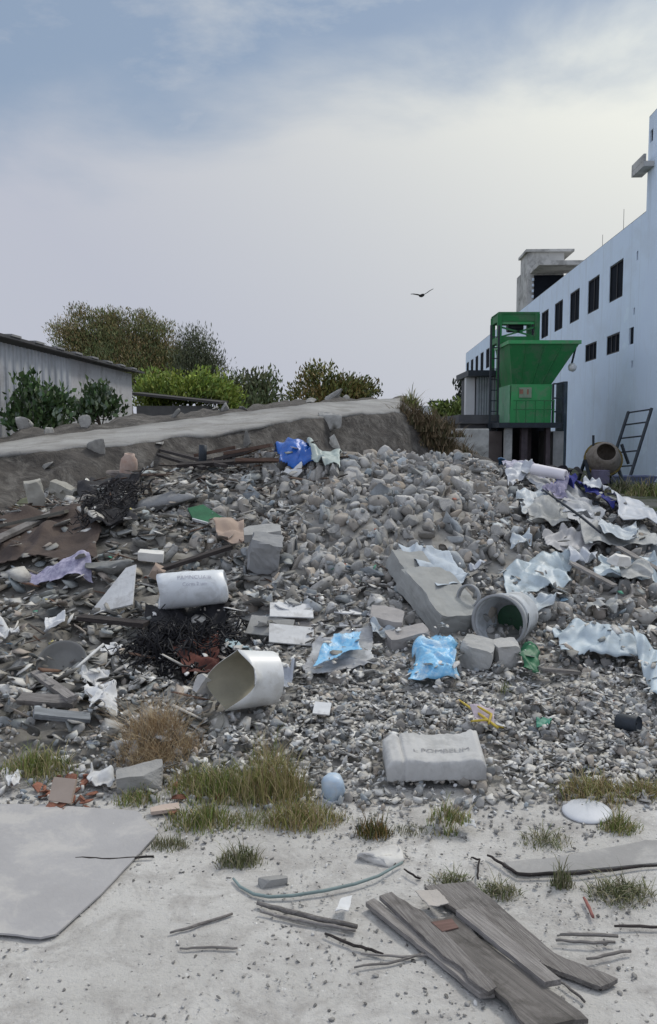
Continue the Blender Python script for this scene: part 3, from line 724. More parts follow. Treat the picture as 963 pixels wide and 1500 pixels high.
# legs and concrete piers
for px, w_, mat_, y0 in ((746, 10, 'c', 0), (772, 9, 's', .3), (790, 6, 's', 1.4), (806, 6, 's', .2), (760, 6, 's', 1.6)):
    a = mp(px-w_/2, 622); b = mp(px+w_/2, 622); lg = MB(); lg.box((a[0], MY+y0, -.1), (b[0], MY+y0+.3, zbot-.185)); gb(lg, 'leg', paint_grey if mat_ == 'c' else M('rusty_steel', (.14,.11,.12), (.06,.05,.055), 3, .8, .4, 12))
pr = MB(); a = mp(806, 630); b = mp(832, 630); pr.box((a[0]+.25, MY+.5, -.1), (b[0], MY+2.6, zbot-.3)); gb(pr, 'concrete_pier', concrete)
pr = MB(); a = mp(722, 630); b = mp(741, 630); pr.box((a[0], MY+.6, -.1), (b[0], MY+2.4, zbot-.3)); gb(pr, 'concrete_pier', M('brown_pier', (.16,.135,.125), (.09,.075,.07), 1.5, .9, .4, 10))
pr = MB(); a = mp(730, 640); b = mp(834, 640); pr.box((a[0], MY+2.9, -.1), (b[0]+.1, MY+3.1, zbot-.02)); gb(pr, 'underdeck_shade', M('shade_panel', (.04,.04,.045), (.025,.025,.03), 2, .9, .2))  # near-black sheet standing in for the shade under the deck

# site cabin on the raised slab left of the machine
corr = M('grey_corrugated_metal', (.34,.37,.40), (.26,.28,.30), 1.5, .6, .8, 10, wave=('X', 3.2), bdist=.03, dirt=(.16,.15,.15), dirt_scale=1.2, dirt_amt=.4)
Y = 33.5; a = atY(699, 608, Y); b = atY(752, 552, Y); zf_ = a.z
K = thing('site_cabin', 'small grey metal cabin with a dark flat canopy left of the green machine', 'cabin', (a.x, Y, zf_))
MB().box((0, 0, 0), (b.x-a.x, 2.4, b.z-a.z)).build('cabin_wall', corr, K)
cl = atY(683, 556, Y)
MB().box((cl.x-a.x, -.5, b.z-a.z+.005), (b.x-a.x+.1, 2.6, b.z-a.z+.22)).build('canopy', steel_dark, K)
MB().box((cl.x-a.x+.05, .3, 0), (cl.x-a.x+.40, .7, b.z-a.z)).build('post', white_wall, K)
MB().box((-.28, .4, 0.0), (-.02, 2.2, b.z-a.z)).build('door', steel_dark, K)
Y = 28.0; a = atY(657, 628, Y); b = atY(722, 690, Y)
pl_ = MB().box((atY(672, 620, 32).x, Y+4, zf_-.35), (atY(735, 620, 32).x, Y+9, zf_-.02)).box((atY(676, 620, 32).x, Y+4.2, -.1), (atY(732, 620, 32).x, Y+8.8, zf_-.351)).build('raised_slab', M('dim_concrete', (.13,.13,.14), (.08,.08,.085), 1.5, .9, .3, 10)); tag(pl_, 'dark raised concrete slab under the small grey cabin', 'slab')
blk = MB().box((a.x, Y-.2, -.1), (atY(715, 640, Y).x, Y+.8, a.z)).build('concrete_block', M('block_face', (.60,.60,.56), (.42,.42,.40), 1.4, .9, .4, 10, dirt=(.16,.15,.13), dirt_scale=1.2, dirt_amt=.6), bevel=.03)
tag(blk, 'pale weathered concrete block behind the heap, left of the green machine', 'concrete block')

# ladder leaning on the building
def corner(px, py, Y): return atY(px, py, Y)
TLc, TRc, BRc, BLc = corner(921, 603, 28.5), corner(955, 598, 28.1), corner(921, 706, 27.3), corner(887, 708, 27.7)
LD = thing('leaning_ladder', 'dark metal ladder leaning against the pale blue building', 'ladder', (BLc+BRc)/2)
lo = (BLc+BRc)/2
for p, q in ((BLc, TLc), (BRc, TRc)): MB().bar(p-lo, q-lo, .075).build('rail', steel_dark, LD)
for t in (0, .22, .42, .62, .81, .985): MB().bar(BLc.lerp(TLc, t)-lo, BRc.lerp(TRc, t)-lo, .05).build('rung', steel_dark, LD)

# cement mixer
Y = 24.0; a = atY(880, 716, Y)
X_ = thing('cement_mixer', 'old drum cement mixer standing before the pale blue building', 'mixer', (a.x, Y, 0), R(12))
drum = MB(); dm = axis_matrix((0, -.1, .88), (-.25, -.72, .40))
drum.lathe([(.02, -.52), (.30, -.50), (.46, -.22), (.48, .05), (.36, .36), (.27, .46), (.25, .45), (.33, .33), (.44, .05), (.42, -.2), (.02, -.44)], 28, dm)
dr = drum.build('drum', M('tan_drum', (.30,.27,.24), (.17,.14,.11), 4, .8, .4, 20, dirt=(.09,.07,.05), dirt_scale=4, dirt_amt=.6), X_, smooth=True)
rg = MB(); rg.lathe([(.485, -.06), (.53, -.06), (.53, .04), (.485, .04), (.485, -.06)], 28, dm); rg.build('gear_ring', M('yellow_ochre_paint', (.20,.15,.03), (.10,.07,.025), 5, .7, .3), dr)
MB().box((-.42, -.62, .22), (-.08, -.2, .60)).build('engine_box', M('mauve_paint', (.20,.18,.26), (.12,.11,.16), 4, .7, .3), X_, bevel=.02)
fm = MB(); fm.bar((-.5, -.45, .12), (.45, -.45, .12), .07); fm.bar((-.5, .45, .12), (.45, .45, .12), .07)
for s in (-.5, .45): fm.bar((s, -.5, .12), (s, .5, .12), .07); fm.bar((s, -.45, .12), (s, 0, .86), .07); fm.bar((s, .45, .12), (s, 0, .86), .07)
MB().bar((-.26, 0, 1.25), (-.26, .02, 1.55), .05).build('frame_bar', steel_dark, X_)  # short detached bar of the frame, split off as its own part
fm.build('frame', steel_dark, X_)
for sx_ in (-.55, .5):
    for sy_ in (-.4, .4):
        MB().tube([(sx_-.04, sy_, .14), (sx_+.04, sy_, .14)], .16, 16).build('wheel', steel_dark, X_)
tp = MB(); tp.tube([(.55, -.1, 1.30), (.62, -.12, 1.1), (.76, -.14, .75)], .045, 8); tp.build('tilt_lever', steel_dark, X_)
# trough by the ladder
Y = 25.5; a = atY(926, 716, Y); tr_ = MB()
tr_ = frustum((a.x-.45, a.x+.45, Y-.25, Y+.25, 0), (a.x-.62, a.x+.62, Y-.38, Y+.38, .34), .04).build('mortar_trough', M('blue_grey_metal', (.20,.23,.36), (.13,.15,.24), 4, .6, .3)); tag(tr_, 'blue grey mortar trough on the ground at the foot of the ladder', 'trough')

# corrugated shed
cor = M('shed_corrugated', (.62,.64,.67), (.48,.50,.53), .9, .7, .9, 10, wave=('Y', 2.3), bdist=.05, dirt=(.30,.29,.28), dirt_scale=.8, dirt_amt=.5)
shed_plain = M('shed_panel', (.56,.56,.58), (.44,.44,.46), 1.2, .85, .3, 10, dirt=(.18,.17,.17), dirt_scale=1.2, dirt_amt=.5)
za = atY(0, 497, 18).z; e0 = Vector((atY(0, 497, 18).x, 18, 0)); e1 = Vector((atY(194, 546, 28).x, 28, 0)); zb_ = atY(194, 546, 28).z
dirv = (e1-e0).normalized(); ang = math.atan2(dirv.y, dirv.x)-PI/2; Ls = (e1-e0).length
SH = thing('corrugated_shed', 'long grey corrugated metal shed on the left with a thin dark roof edge', 'shed', e0, ang)
u_mid = 4.2
def shed_z(u): return za+(zb_-za)*u/Ls
nn = 90; sv = []; sf = []
for k in range(nn+1):
    u = -5+(u_mid+5)*k/nn; x = .035*math.sin(k*PI*1.0+.01) if k % 2 == 0 else .05
    sv += [(x, u, -.2), (x, u, shed_z(u)-.06)]
for k in range(nn): sf.append((2*k, 2*k+2, 2*k+3, 2*k+1))
mesh_np('wall', np.array(sv), sf, cor, SH)
MB().box((-.12, u_mid+.01, -.2), (-.02, Ls, zb_-.04)).build('panel', shed_plain, SH)
MB().box((-4, Ls-.08, -.2), (-.13, Ls-.01, zb_-.1)).build('end_wall', shed_plain, SH)
rv = [(.28, -5, shed_z(-5)), (.28, Ls+.5, shed_z(Ls+.5)), (-4.2, Ls+.5, shed_z(Ls+.5)+.5), (-4.2, -5, shed_z(-5)+.5)]
rm = MB().add(rv+[(x, y, z+.06) for x, y, z in rv], [(3,2,1,0),(4,5,6,7),(0,1,5,4),(1,2,6,5),(2,3,7,6),(3,0,4,7)])
rm.build('roof', M('dark_roof_sheet', (.10,.10,.105), (.06,.06,.065), 2, .8, .4), SH)
M('pale_batten', (.3,.3,.31), (.2,.2,.2), 4, .8, .3)
for u in np.arange(-4, Ls, 1.3): MB().box((.12, u, shed_z(u)+.055), (.30, u+.5, shed_z(u)+.10)).build('roof_batten', M('pale_batten', (.3,.3,.31), (.2,.2,.2), 4, .8, .3), SH)
MB().box((-.015, 5.0, 1.1), (.02, 5.9, 2.5)).build('patch_sheet', M('rust_patch', (.25,.235,.225), (.17,.15,.14), 3, .8, .4), SH)
Y = 30; a = atY(197, 578, Y); b = atY(322, 592, Y)
S2 = thing('lean_to', 'low dark lean-to roof behind the earth bank, right of the shed', 'shed', (a.x, Y, 0))
MB().box((0, .3, -.1), (b.x-a.x-.4, 2.5, b.z-.05)).build('wall', M('lean_wall', (.16,.16,.16), (.09,.09,.09), 2, .9, .3), S2)
q = [(-.2, 0, a.z), (b.x-a.x, 0, b.z), (b.x-a.x, 3, b.z+.15), (-.2, 3, a.z+.15)]
MB().add(q+[(x, y, z+.08) for x, y, z in q], [(3,2,1,0),(4,5,6,7),(0,1,5,4),(1,2,6,5),(2,3,7,6),(3,0,4,7)]).build('roof', M('lean_roof', (.07,.065,.065), (.04,.04,.04), 2, .8, .3), S2)

# bird
bp_ = atY(618, 433, 35); bv = MB()
bv.tube([(-.05, -.28, .01), (-.02, -.18, 0), (0, 0, 0), (.02, .18, .01), (.02, .26, .02)], [.008, .055, .07, .045, .02], 8)
def wing(sgn, pts):
    n = len(pts); V = []
    for x, y0, y1, z in pts: V += [(x, y0, z), (x, y1, z), (x, (y0+y1)/2, z+.02)]
    F = []
    for k in range(n-1):
        a = 3*k
        F += [(a, a+2, a+5, a+3), (a+2, a+1, a+4, a+5), (a+1, a, a+3, a+4)]
    bv.add(V, F)
wing(-1, [(-.02, -.10, .12, .0), (-.22, -.12, .10, .03), (-.40, -.16, .02, .03), (-.55, -.18, -.12, .0)])
wing(1, [(.02, -.10, .12, .0), (.18, -.12, .10, .09), (.33, -.16, .02, .20), (.44, -.18, -.12, .26)])
bd = bv.build('bird', M('bird_feathers', (.03,.03,.035), (.02,.02,.02), 8, .8, 0), smooth=True, rot=(0, 0, R(20))); bd.location = bp_
tag(bd, 'dark bird gliding in the sky above the rubble heap', 'bird')

# ------------------------------------------------------------------ things on the heap
def blur(Z, Z0, it):
    for _ in range(it):
        P = np.pad(Z, 1, mode='edge'); Z = np.maximum(Z0, (P[:-2, 1:-1]+P[2:, 1:-1]+P[1:-1, :-2]+P[1:-1, 2:])/4)
    return Z
def sheet(name, label, cat, corners, mat, nu=46, nv=34, crumple=.02, freq=9, rag=.18, lift=.018, settle=14, folds=0., seed=0, group=None, thick=.003, on=None, bulge=0.):
    on = on or hp
    """crumpled sheet settled on whatever lies below; corners in photo pixels resolved on the heap surface: TL, TR, BR, BL"""
    c = [on(*p) for p in corners]
    nu, nv = int(nu*1.5), int(nv*1.5)
    u = np.linspace(0, 1, nu)[None, :]; v = np.linspace(0, 1, nv)[:, None]
    f = lambda k: c[0][k]*(1-u)*(1-v)+c[1][k]*u*(1-v)+c[2][k]*u*v+c[3][k]*(1-u)*v
    X, Yv = f(0), f(1)
    size = max((c[0]-c[1]).length, (c[0]-c[3]).length)
    NX = np.zeros_like(X); NY = np.zeros_like(X); NZ = np.zeros_like(X); E_ = np.zeros_like(X)
    rs = np.random.default_rng(500+seed); DD = [(math.cos(t_), math.sin(t_), rs.uniform(0, 5)) for t_ in rs.uniform(0, PI, 6)]
    for i in range(nv):
        for j in range(nu):
            p = Vector((X[i, j]*1., Yv[i, j]*1., seed*7.3))
            q = p*freq
            wx_ = mn.noise(q*.30+Vector((31, 0, 0))); wy_ = mn.noise(q*.30+Vector((0, 57, 0)))
            NX[i, j] = mn.noise(q*.6+Vector((31, 0, 0))); NY[i, j] = mn.noise(q*.6+Vector((0, 57, 0)))
            h_ = 0
            for k_, (cx_, cy_, ph) in enumerate(DD):
                w_ = (q.x*cx_+q.y*cy_)*(.16+.10*k_)+ph+1.3*wx_*(1 if k_ % 2 else -1)+.7*wy_
                a_ = max(0., mn.noise(q*.22+Vector((k_*11, 3, 7)))+.28)
                h_ += (1-2*abs((w_ % 1)*2-1))*a_*(1.7-.22*k_)
            NZ[i, j] = h_*1.15+.18*mn.noise(q*2.2)
            E_[i, j] = .8*mn.noise(q*.22+Vector((9, 1, 3)))+.28*mn.noise(q*.8+Vector((2, 8, 3)))
    X = X+NX*crumple*1.3; Yv = Yv+NY*crumple*1.3
    base = surf(X, Yv)
    Zm = base.copy()
    for _ in range(60):
        P_ = np.pad(Zm, 1, mode='edge'); Zm = (P_[:-2, 1:-1]+P_[2:, 1:-1]+P_[1:-1, :-2]+P_[1:-1, 2:]+P_[1:-1, 1:-1]*2)/6
    Z = blur(base.copy(), base, settle)*.15+(Zm+.03)*.85
    Z = Z+lift+np.maximum(NZ, -.35)*crumple*.95
    if folds: Z = Z+folds*np.sin((u*1.0+v*.7)*19+NX*3)*(.5+.5*np.sin(v*3+1))
    if bulge: Z = Z+bulge*np.sqrt(np.clip(16*u*(1-u)*v*(1-v), 0, 1))
    ed = np.minimum(np.minimum(u, 1-u)*1.0, np.minimum(v, 1-v))+0*X
    keep = ed-rag*.5-rag*E_ > -rag*.45
    idx = np.arange(nu*nv).reshape(nv, nu)
    kf = keep[:-1, :-1] & keep[1:, :-1] & keep[:-1, 1:] & keep[1:, 1:]
    F = np.stack([idx[1:, :-1][kf], idx[1:, 1:][kf], idx[:-1, 1:][kf], idx[:-1, :-1][kf]], 1)
    for a_, b_, c_ in zip(X.ravel()[::2], Yv.ravel()[::2], Z.ravel()[::2]): splat(a_, b_, c_-.012, .03, .4)
    jj = np.clip(((X-X0)/RES).astype(int), 1, len(gx)-2); i2 = np.clip(((Yv-Y0)/RES).astype(int), 1, len(gy)-2)
    for a_ in (-1, 0, 1):
        for b_ in (-1, 0, 1): COVER[i2[keep]+a_, jj[keep]+b_] = True
    V = np.stack([X, Yv, Z], -1).reshape(-1, 3)
    us, inv = np.unique(F, return_inverse=True); F = inv.reshape(F.shape); V = V[us]
    o = mesh_np(name, V, F, mat, smooth=False, loc=tuple(V.mean(0)))
    s = o.modifiers.new('thick', 'SOLIDIFY'); s.thickness = thick; s.offset = 1
    return tag(o, label, cat, group)
def block(name, label, cat, px, py, size, rot, mat, chip=.06, dz=0., seed=0, group=None, sub=6, on=sp, cuts=5):
    """broken block: gridded box with chipped corners and slightly uneven faces; rot in degrees"""
    p = on(px, py); bm = bmesh.new(); bmesh.ops.create_cube(bm, size=2); bmesh.ops.subdivide_edges(bm, edges=bm.edges[:], cuts=sub, use_grid_fill=True)
    V = np.array([v.co[:] for v in bm.verts]); F = [tuple(v.index for v in f.verts) for f in bm.faces]; bm.free()
    r = np.random.default_rng(900+seed)
    for k in range(cuts):
        n = r.choice([-1, 1], 3)*r.uniform(.3, 1, 3); n /= np.linalg.norm(n); d = np.abs(n).sum()*(1-chip*r.uniform(.6, 2.2)); s = V@n
        V -= np.outer(np.maximum(s-d, 0)*.95, n)
    W = V*np.array(size)/2
    for i in range(len(W)): W[i] += np.array(mn.noise_vector(Vector(W[i])*9+Vector((seed, 0, 0))))*min(size)*.10+np.array(mn.noise_vector(Vector(W[i])*28+Vector((seed, 4, 0))))*min(size)*.04
    o = mesh_np(name, W, F, mat, loc=None); o.location = (p.x, p.y, p.z+size[2]*.5*.55+dz); o.rotation_euler = tuple(R(a) for a in rot)
    splat(p.x, p.y, p.z+size[2]*.2, max(size[0], size[1])*.42, .4)
    return tag(o, label, cat, group)
def poly_board(name, label, cat, pts, z, t, mat, group=None, tilt=0.):
    """flat board whose outline lies on the plane at height z; local x along its longest edge"""
    W = [atZ(px, py, z) for px, py in pts]
    n = len(W); e = max(((W[(i+1) % n]-W[i]) for i in range(n)), key=lambda q: q.length); a = math.atan2(e.y, e.x)
    c = sum(W, Vector())/n; m = Matrix.Rotation(-a, 3, 'Z'); L = [m@(w-c) for w in W]
    rr = np.random.default_rng(int(pts[0][0]*3+pts[0][1])); D = []
    for i in range(n):                                               # slightly worn, splintered edges
        a_, b_ = L[i], L[(i+1) % n]; ln = (b_-a_).length; kk = max(1, int(ln/(.035 if ln < .9 else .06)))
        nv_ = Vector((-(b_-a_).y, (b_-a_).x, 0)).normalized()
        for q_ in range(kk):
            p_ = a_.lerp(b_, q_/kk)
            if q_: p_ = p_+nv_*rr.normal()*(.0009 if ln > .25 else .005)*(1 if name != 'ground_sheet' else .8)
            D.append(p_)
    L = D; n = len(L)
    mb = MB().prism([(q.x, q.y) for q in L], 0, t)
    area = sum(L[i].x*L[(i+1) % n].y-L[(i+1) % n].x*L[i].y for i in range(n))
    if area < 0: mb.f = [tuple(reversed(f)) for f in mb.f]
    o = mb.build(name, mat); o.location = c; o.rotation_euler = (0, tilt, a)
    return tag(o, label, cat, group)
def stick(name, label, cat, pts, rad, mat, lift=.0, group=None, n=6, wobble=.0, on=sp, res=5):
    W = [on(*p) for p in pts]; out = []
    for a, b in zip(W, W[1:]):
        for k in range(res): out.append(a.lerp(b, k/res))
    out.append(W[-1])
    out = [Vector((p.x+random.uniform(-1, 1)*wobble, p.y+random.uniform(-1, 1)*wobble, p.z+rad+lift+random.uniform(0, 1)*wobble)) for p in out]
    N_ = len(out)
    o = MB().tube(out, [rad*(1-.3*abs(2*i/N_-1)**3) for i in range(N_)], n).build(name, mat, loc=tuple(out[0]), smooth=True)
    return tag(o, label, cat, group)
def plank3(name, label, cat, p0, p1, w, t, mat, lift=.02, roll=0., group=None, d0=0., d1=0.):
    a = sp(*p0); b = sp(*p1); a.z += lift+d0; b.z += lift+d1; d = b-a; L = d.length
    m = d.normalized(); x = m; y = Vector((0, 0, 1)).cross(x).normalized(); z = x.cross(y)
    M3 = Matrix((x, y, z)).transposed().to_4x4()@Matrix.Rotation(roll, 4, 'X'); M3.translation = a
    k = 14; mb = MB(); r = np.random.default_rng(int(p0[0]*7+p0[1]))
    top = [(L*i/k, w/2*(1+r.uniform(-.08, .08)), ) for i in range(k+1)]; bot = [(L*i/k, -w/2*(1+r.uniform(-.08, .08))) for i in range(k, -1, -1)]
    mb.prism([(q[0], q[1]) for q in bot[::-1]]+[(q[0], q[1]) for q in top[::-1]], -t/2, t/2)
    o = mb.build(name, mat); place(o, M3)
    return tag(o, label, cat, group)
def text_mesh(body, size, mat, parent, fn, name='lettering', depth=.0):
    cu = bpy.data.curves.new('txt', 'FONT'); cu.body = body; cu.size = size; cu.align_x = 'CENTER'; cu.align_y = 'CENTER'; cu.resolution_u = 3
    ob = bpy.data.objects.new('txt', cu); me = bpy.data.meshes.new_from_object(ob)
    bm = bmesh.new(); bm.from_mesh(me); bmesh.ops.triangulate(bm, faces=bm.faces[:]); V = np.array([v.co[:] for v in bm.verts]); F = [tuple(v.index for v in f.verts) for f in bm.faces]; bm.free()
    bpy.data.objects.remove(ob); bpy.data.curves.remove(cu); bpy.data.meshes.remove(me)
    V = np.array([fn(x, y) for x, y, z in V])
    return mesh_np(name, V, F, mat, parent)

# -- crest, from left
BV_, BF_ = ico(5) if False else ICO[3]
def boulder(label, px, py, r, kz, mat, seed, name='concrete_boulder'):
    p = sp(px, py); V, F = rock(seed, 3, 1, 9, (1, .75, kz)); V = V.copy()
    for i in range(len(V)): V[i] *= 1+.10*mn.noise(Vector(V[i])*2.3+Vector((seed, 0, 0)))+.05*mn.noise(Vector(V[i])*6)
    o = mesh_np(name, V*r, F, mat); o.location = (p.x, p.y, p.z+r*kz*.15); o.rotation_euler = (.1, -.06, .25); splat(p.x, p.y, p.z, r*.8, kz)
    return tag(o, label, 'concrete')
boulder('largest grey concrete boulder on the left crest of the heap', 252, 738, .44, .55, M('grey_boulder', (.36,.365,.37), (.23,.235,.24), 4, .9, .6, 18, bdist=.02), 41)
block('concrete_boulder', 'brownish flat boulder against the bank, left of the large grey boulder', 'concrete', 170, 702, (.62, .4, .20), (6, 4, 20), M('brownish_concrete', (.20,.18,.17), (.12,.105,.10), 3, .9, .4, 25), .14, -.02, 2, cuts=9, sub=8)
block('broken_block', 'pale hollow-looking concrete block standing upright at the far left of the heap', 'concrete', 52, 738, (.16, .13, .26), (8, -10, 24), M('pale_buff_block', (.42,.41,.37), (.28,.27,.24), 5, .9, .3, 30), .12, .03, 3)
block('broken_block', 'pale bent concrete piece beside the upright pale block', 'concrete', 95, 728, (.30, .14, .15), (10, 20, -14), MATS['pale_buff_block'], .16, .02, 4)
cn_ = sp(187, 684); cb = MB(); cmx = axis_matrix((0, 0, .0), (.12, -.15, 1))
cb.lathe([(.01, .0), (.085, .0), (.095, .04), (.095, .2), (.085, .25), (.06, .28), (.055, .31), (.04, .31), (.04, .27), (.01, .26)], 20, cmx)
co_ = cb.build('rusty_can', M('pale_rusty_tin', (.52,.43,.38), (.32,.21,.16), 6, .6, .2, 20), smooth=True); co_.location = (cn_.x, cn_.y, cn_.z-.02); tag(co_, 'pale pinkish round can standing on the left crest before the bank', 'can')
for i, (p0, p1, w_, nm, lab) in enumerate([
    ((236, 664), (330, 690), .07, 'charred_plank', 'long charred plank sloping right below the bank, nearest the pinkish can'),
    ((262, 690), (400, 682), .09, 'charred_plank', 'thick dark plank lying level in front of the other charred planks'),
    ((300, 668), (372, 650), .05, 'charred_plank', 'thin charred stick rising to the right among the dark planks'),
    ((330, 676), (398, 664), .07, 'brown_plank', 'reddish brown plank among the charred planks left of the blue bag'),
    ((232, 676), (300, 700), .05, 'charred_plank', 'short black plank pointing at the large grey boulder'),
    ((345, 690), (408, 690), .06, 'brown_plank', 'short brown plank end touching the blue bag'),
    ((285, 684), (345, 662), .03, 'brown_plank', 'narrow brown lath crossing over the charred planks')]):
    plank3(nm, lab, 'plank', p0, p1, w_, .035, dark_wood if nm[0] == 'c' else brown_wood, .05+.012*i, .3*math.sin(i*2.1))
stick('pale_stick', 'pale broken lath lying on the dark planks by the blue bag', 'stick', [(330, 670), (352, 656)], .012, old_wood_pale, .1)
pp = sp(297, 655); ps = MB().tube([(0, 0, -.15), (0, 0, .16), (.005, 0, .26)], [.045, .045, .042], 14).build('pipe_stub', steel_dark, smooth=True); ps.location = pp; tag(ps, 'short black pipe stub standing upright in the bank behind the planks', 'pipe')
bag = sheet('blue_plastic_bag', 'bright blue crumpled plastic bag on the crest of the heap', 'bag', [(402, 664), (458, 662), (462, 698), (406, 700)], blue_plastic, 40, 34, .02, 14, .16, .03, 14, seed=1, bulge=.15)
sheet('pale_plastic_bag', 'pale translucent crumpled bag right of the bright blue bag', 'bag', [(452, 668), (500, 668), (498, 705), (456, 705)], M('pale_green_film', (.40,.47,.45), (.28,.33,.32), 6, .45, .3, 20), 34, 30, .025, 12, .3, .015, 10, seed=2, bulge=.04)
sheet('white_wrapper', 'small white wrapper under the bright blue bag', 'wrapper', [(412, 701), (446, 700), (448, 710), (414, 710)], white_paper, 24, 12, .012, 16, .25, .0, 6, seed=3)

# -- left flank
sheet('brown_tarpaulin', 'dark brown earthy tarpaulin sagging over the left edge of the heap', 'tarpaulin', [(-60, 790), (150, 752), (146, 842), (-60, 852)], brown_cloth, 60, 40, .035, 4.5, .14, .03, 30, seed=4, thick=.006)
sheet('olive_cloth', 'pale olive flattened sheet at the far left edge above the brown tarpaulin', 'sheet', [(-60, 745), (60, 745), (40, 775), (-60, 780)], M('olive_sheet', (.20,.21,.12), (.13,.135,.09), 5, .9, .3, 20), 30, 20, .012, 6, .2, .02, 20, seed=5)
plank3('long_plank', 'long grey plank sloping down to the left above the brown tarpaulin', 'plank', (-20, 808), (135, 735), .12, .03, old_wood, .06)
plank3('long_plank', 'second grey plank lying below the sloping plank at the left edge', 'plank', (-30, 785), (98, 757), .10, .03, M('dull_olive_wood', (.19,.185,.16), (.09,.085,.075), 5, .9, .5, 9, stretch=(1.2, 20, 20)), .05)
def tangle(name, label, px, py, rpx, rpy, n, rad, mat, seed, hmax=.16):
    p = sp(px, py); r = np.random.default_rng(seed); s = p.y/1250; mb = MB(); rx, ry = rpx*s, rpy*s*2.2
    for k in range(n):
        a = r.uniform(0, 2*PI); q = math.sqrt(r.random()); x = p.x+rx*q*math.cos(a); y = p.y+ry*q*math.sin(a); h = r.uniform(0, hmax)*(1-q*q)
        d = r.uniform(0, 2*PI); pts = []; L = r.uniform(.08, .3)
        for i in range(6):
            pts.append((x, y, float(surf(x, y))+.01+h+r.uniform(-.01, .015))); d += r.normal()*.7; x += math.cos(d)*L/5; y += math.sin(d)*L/5; h = max(0, h+r.normal()*.02)
        mb.tube(pts, rad*r.uniform(.6, 1.5), 4, cap=False)
    return tag(mb.build(name, mat, loc=tuple(p)), label, 'netting')
sheet('dark_cloth', 'dark rag under the tangled cords on the left flank', 'cloth', [(112, 700), (210, 690), (205, 790), (130, 800)], M('dark_rag', (.05,.05,.055), (.022,.022,.025), 7, .9, .5, 25), 40, 40, .035, 8, .35, .02, 12, seed=6)
tangle('tangled_cord', 'tangle of thin dark cords and roots on the left flank below the brownish boulder', 165, 740, 45, 45, 130, .006, M('dark_cord', (.045,.042,.045), (.02,.02,.02), 10, .8, 0), 5)
sheet('black_netting', 'black sheet of netting lying in the hollow left of the heap centre', 'netting', [(215, 900), (350, 890), (345, 985), (200, 990)], black_net, 56, 44, .045, 7, .3, .02, 12, seed=7)
tangle('netting_tangle', 'large tangled clump of black netting in front of the white lettered drum', 272, 944, 72, 36, 560, .0045, black_net, 8, .09)
sheet('rusty_cloth', 'dark rusty red cloth at the lower edge of the black netting', 'cloth', [(255, 975), (325, 960), (322, 1005), (262, 1012)], rust_cloth, 34, 24, .03, 10, .25, .03, 12, seed=8)
sheet('mauve_printed_sheet', 'mauve and white printed sheet below the brown tarpaulin', 'sheet', [(30, 846), (130, 838), (138, 866), (40, 872)], M('mauve_print', (.50,.48,.60), (.15,.14,.24), 22, .7, .3, 25), 40, 18, .016, 9, .2, .02, 14, seed=9)
# green board
gp2 = sp(305, 765); gb_ = MB().prism([(-.22, .02), (-.1, -.10), (.22, -.10), (.19, .0), (-.12, .13)], 0, .022)
gb2 = gb_.build('green_board', green_board_m, bevel=.003); gb2.location = (gp2.x, gp2.y, gp2.z+.05); gb2.rotation_euler = (R(28), R(12), R(-18)); tag(gb2, 'dark green broken plastic board on the left of the rubble below the crest', 'board')
MB().box((-.10, -.112, .0), (.22, -.102, .026)).build('edge_strip', white_plastic, gb2)
sheet('pink_cardboard', 'pinkish torn cardboard sheet propped above the black netting', 'cardboard', [(306, 782), (358, 785), (364, 822), (318, 812)], tan_card, 30, 24, .018, 7, .12, .05, 20, seed=10, thick=.006)
block('concrete_block', 'squarish grey concrete block right of the pinkish cardboard', 'concrete', 388, 832, (.24, .22, .26), (18, 10, 8), M('grey_block', (.32,.325,.33), (.22,.225,.23), 4, .9, .35, 30), .1, .05, 11)
block('concrete_block', 'pale flat topped concrete block above the squarish grey block', 'concrete', 385, 812, (.30, .16, .07), (20, -6, 5), concrete_pale, .1, .16, 12)
boulder('large dark grey boulder behind the white triangular board', 172, 838, .24, .6, M('dark_boulder', (.26,.265,.26), (.15,.155,.15), 4, .9, .6, 18, bdist=.02), 43)
tb = sp(166, 880); tbm = MB().prism([(-.19, -.12), (.14, -.16), (.20, .22), (.12, .22)], 0, .014); tbo = tbm.build('triangular_board', white_paper, bevel=.002); tbo.location = (tb.x, tb.y, tb.z+.04); tbo.rotation_euler = (R(38), R(-18), R(4)); tag(tbo, 'white triangular piece of board propped left of the white lettered drum', 'board')
block('white_block', 'small white foam block above the white triangular board', 'foam', 222, 830, (.20, .09, .07), (12, 4, 4), M('white_foam', (.75,.74,.71), (.62,.61,.58), 6, .85, .3, 30), .04, .07, 14)
block('brick_chunk', 'small pinkish brick chunk above the white lettered drum', 'brick', 232, 852, (.10, .08, .09), (20, 30, 10), tan_card, .2, .05, 15)
plank3('charred_board', 'long charred board slanting up to the right above the white lettered drum', 'plank', (228, 852), (338, 815), .07, .03, dark_wood, .08)
plank3('charred_board', 'black board lying under the left end of the black netting', 'plank', (118, 915), (215, 925), .10, .03, dark_wood, .05)

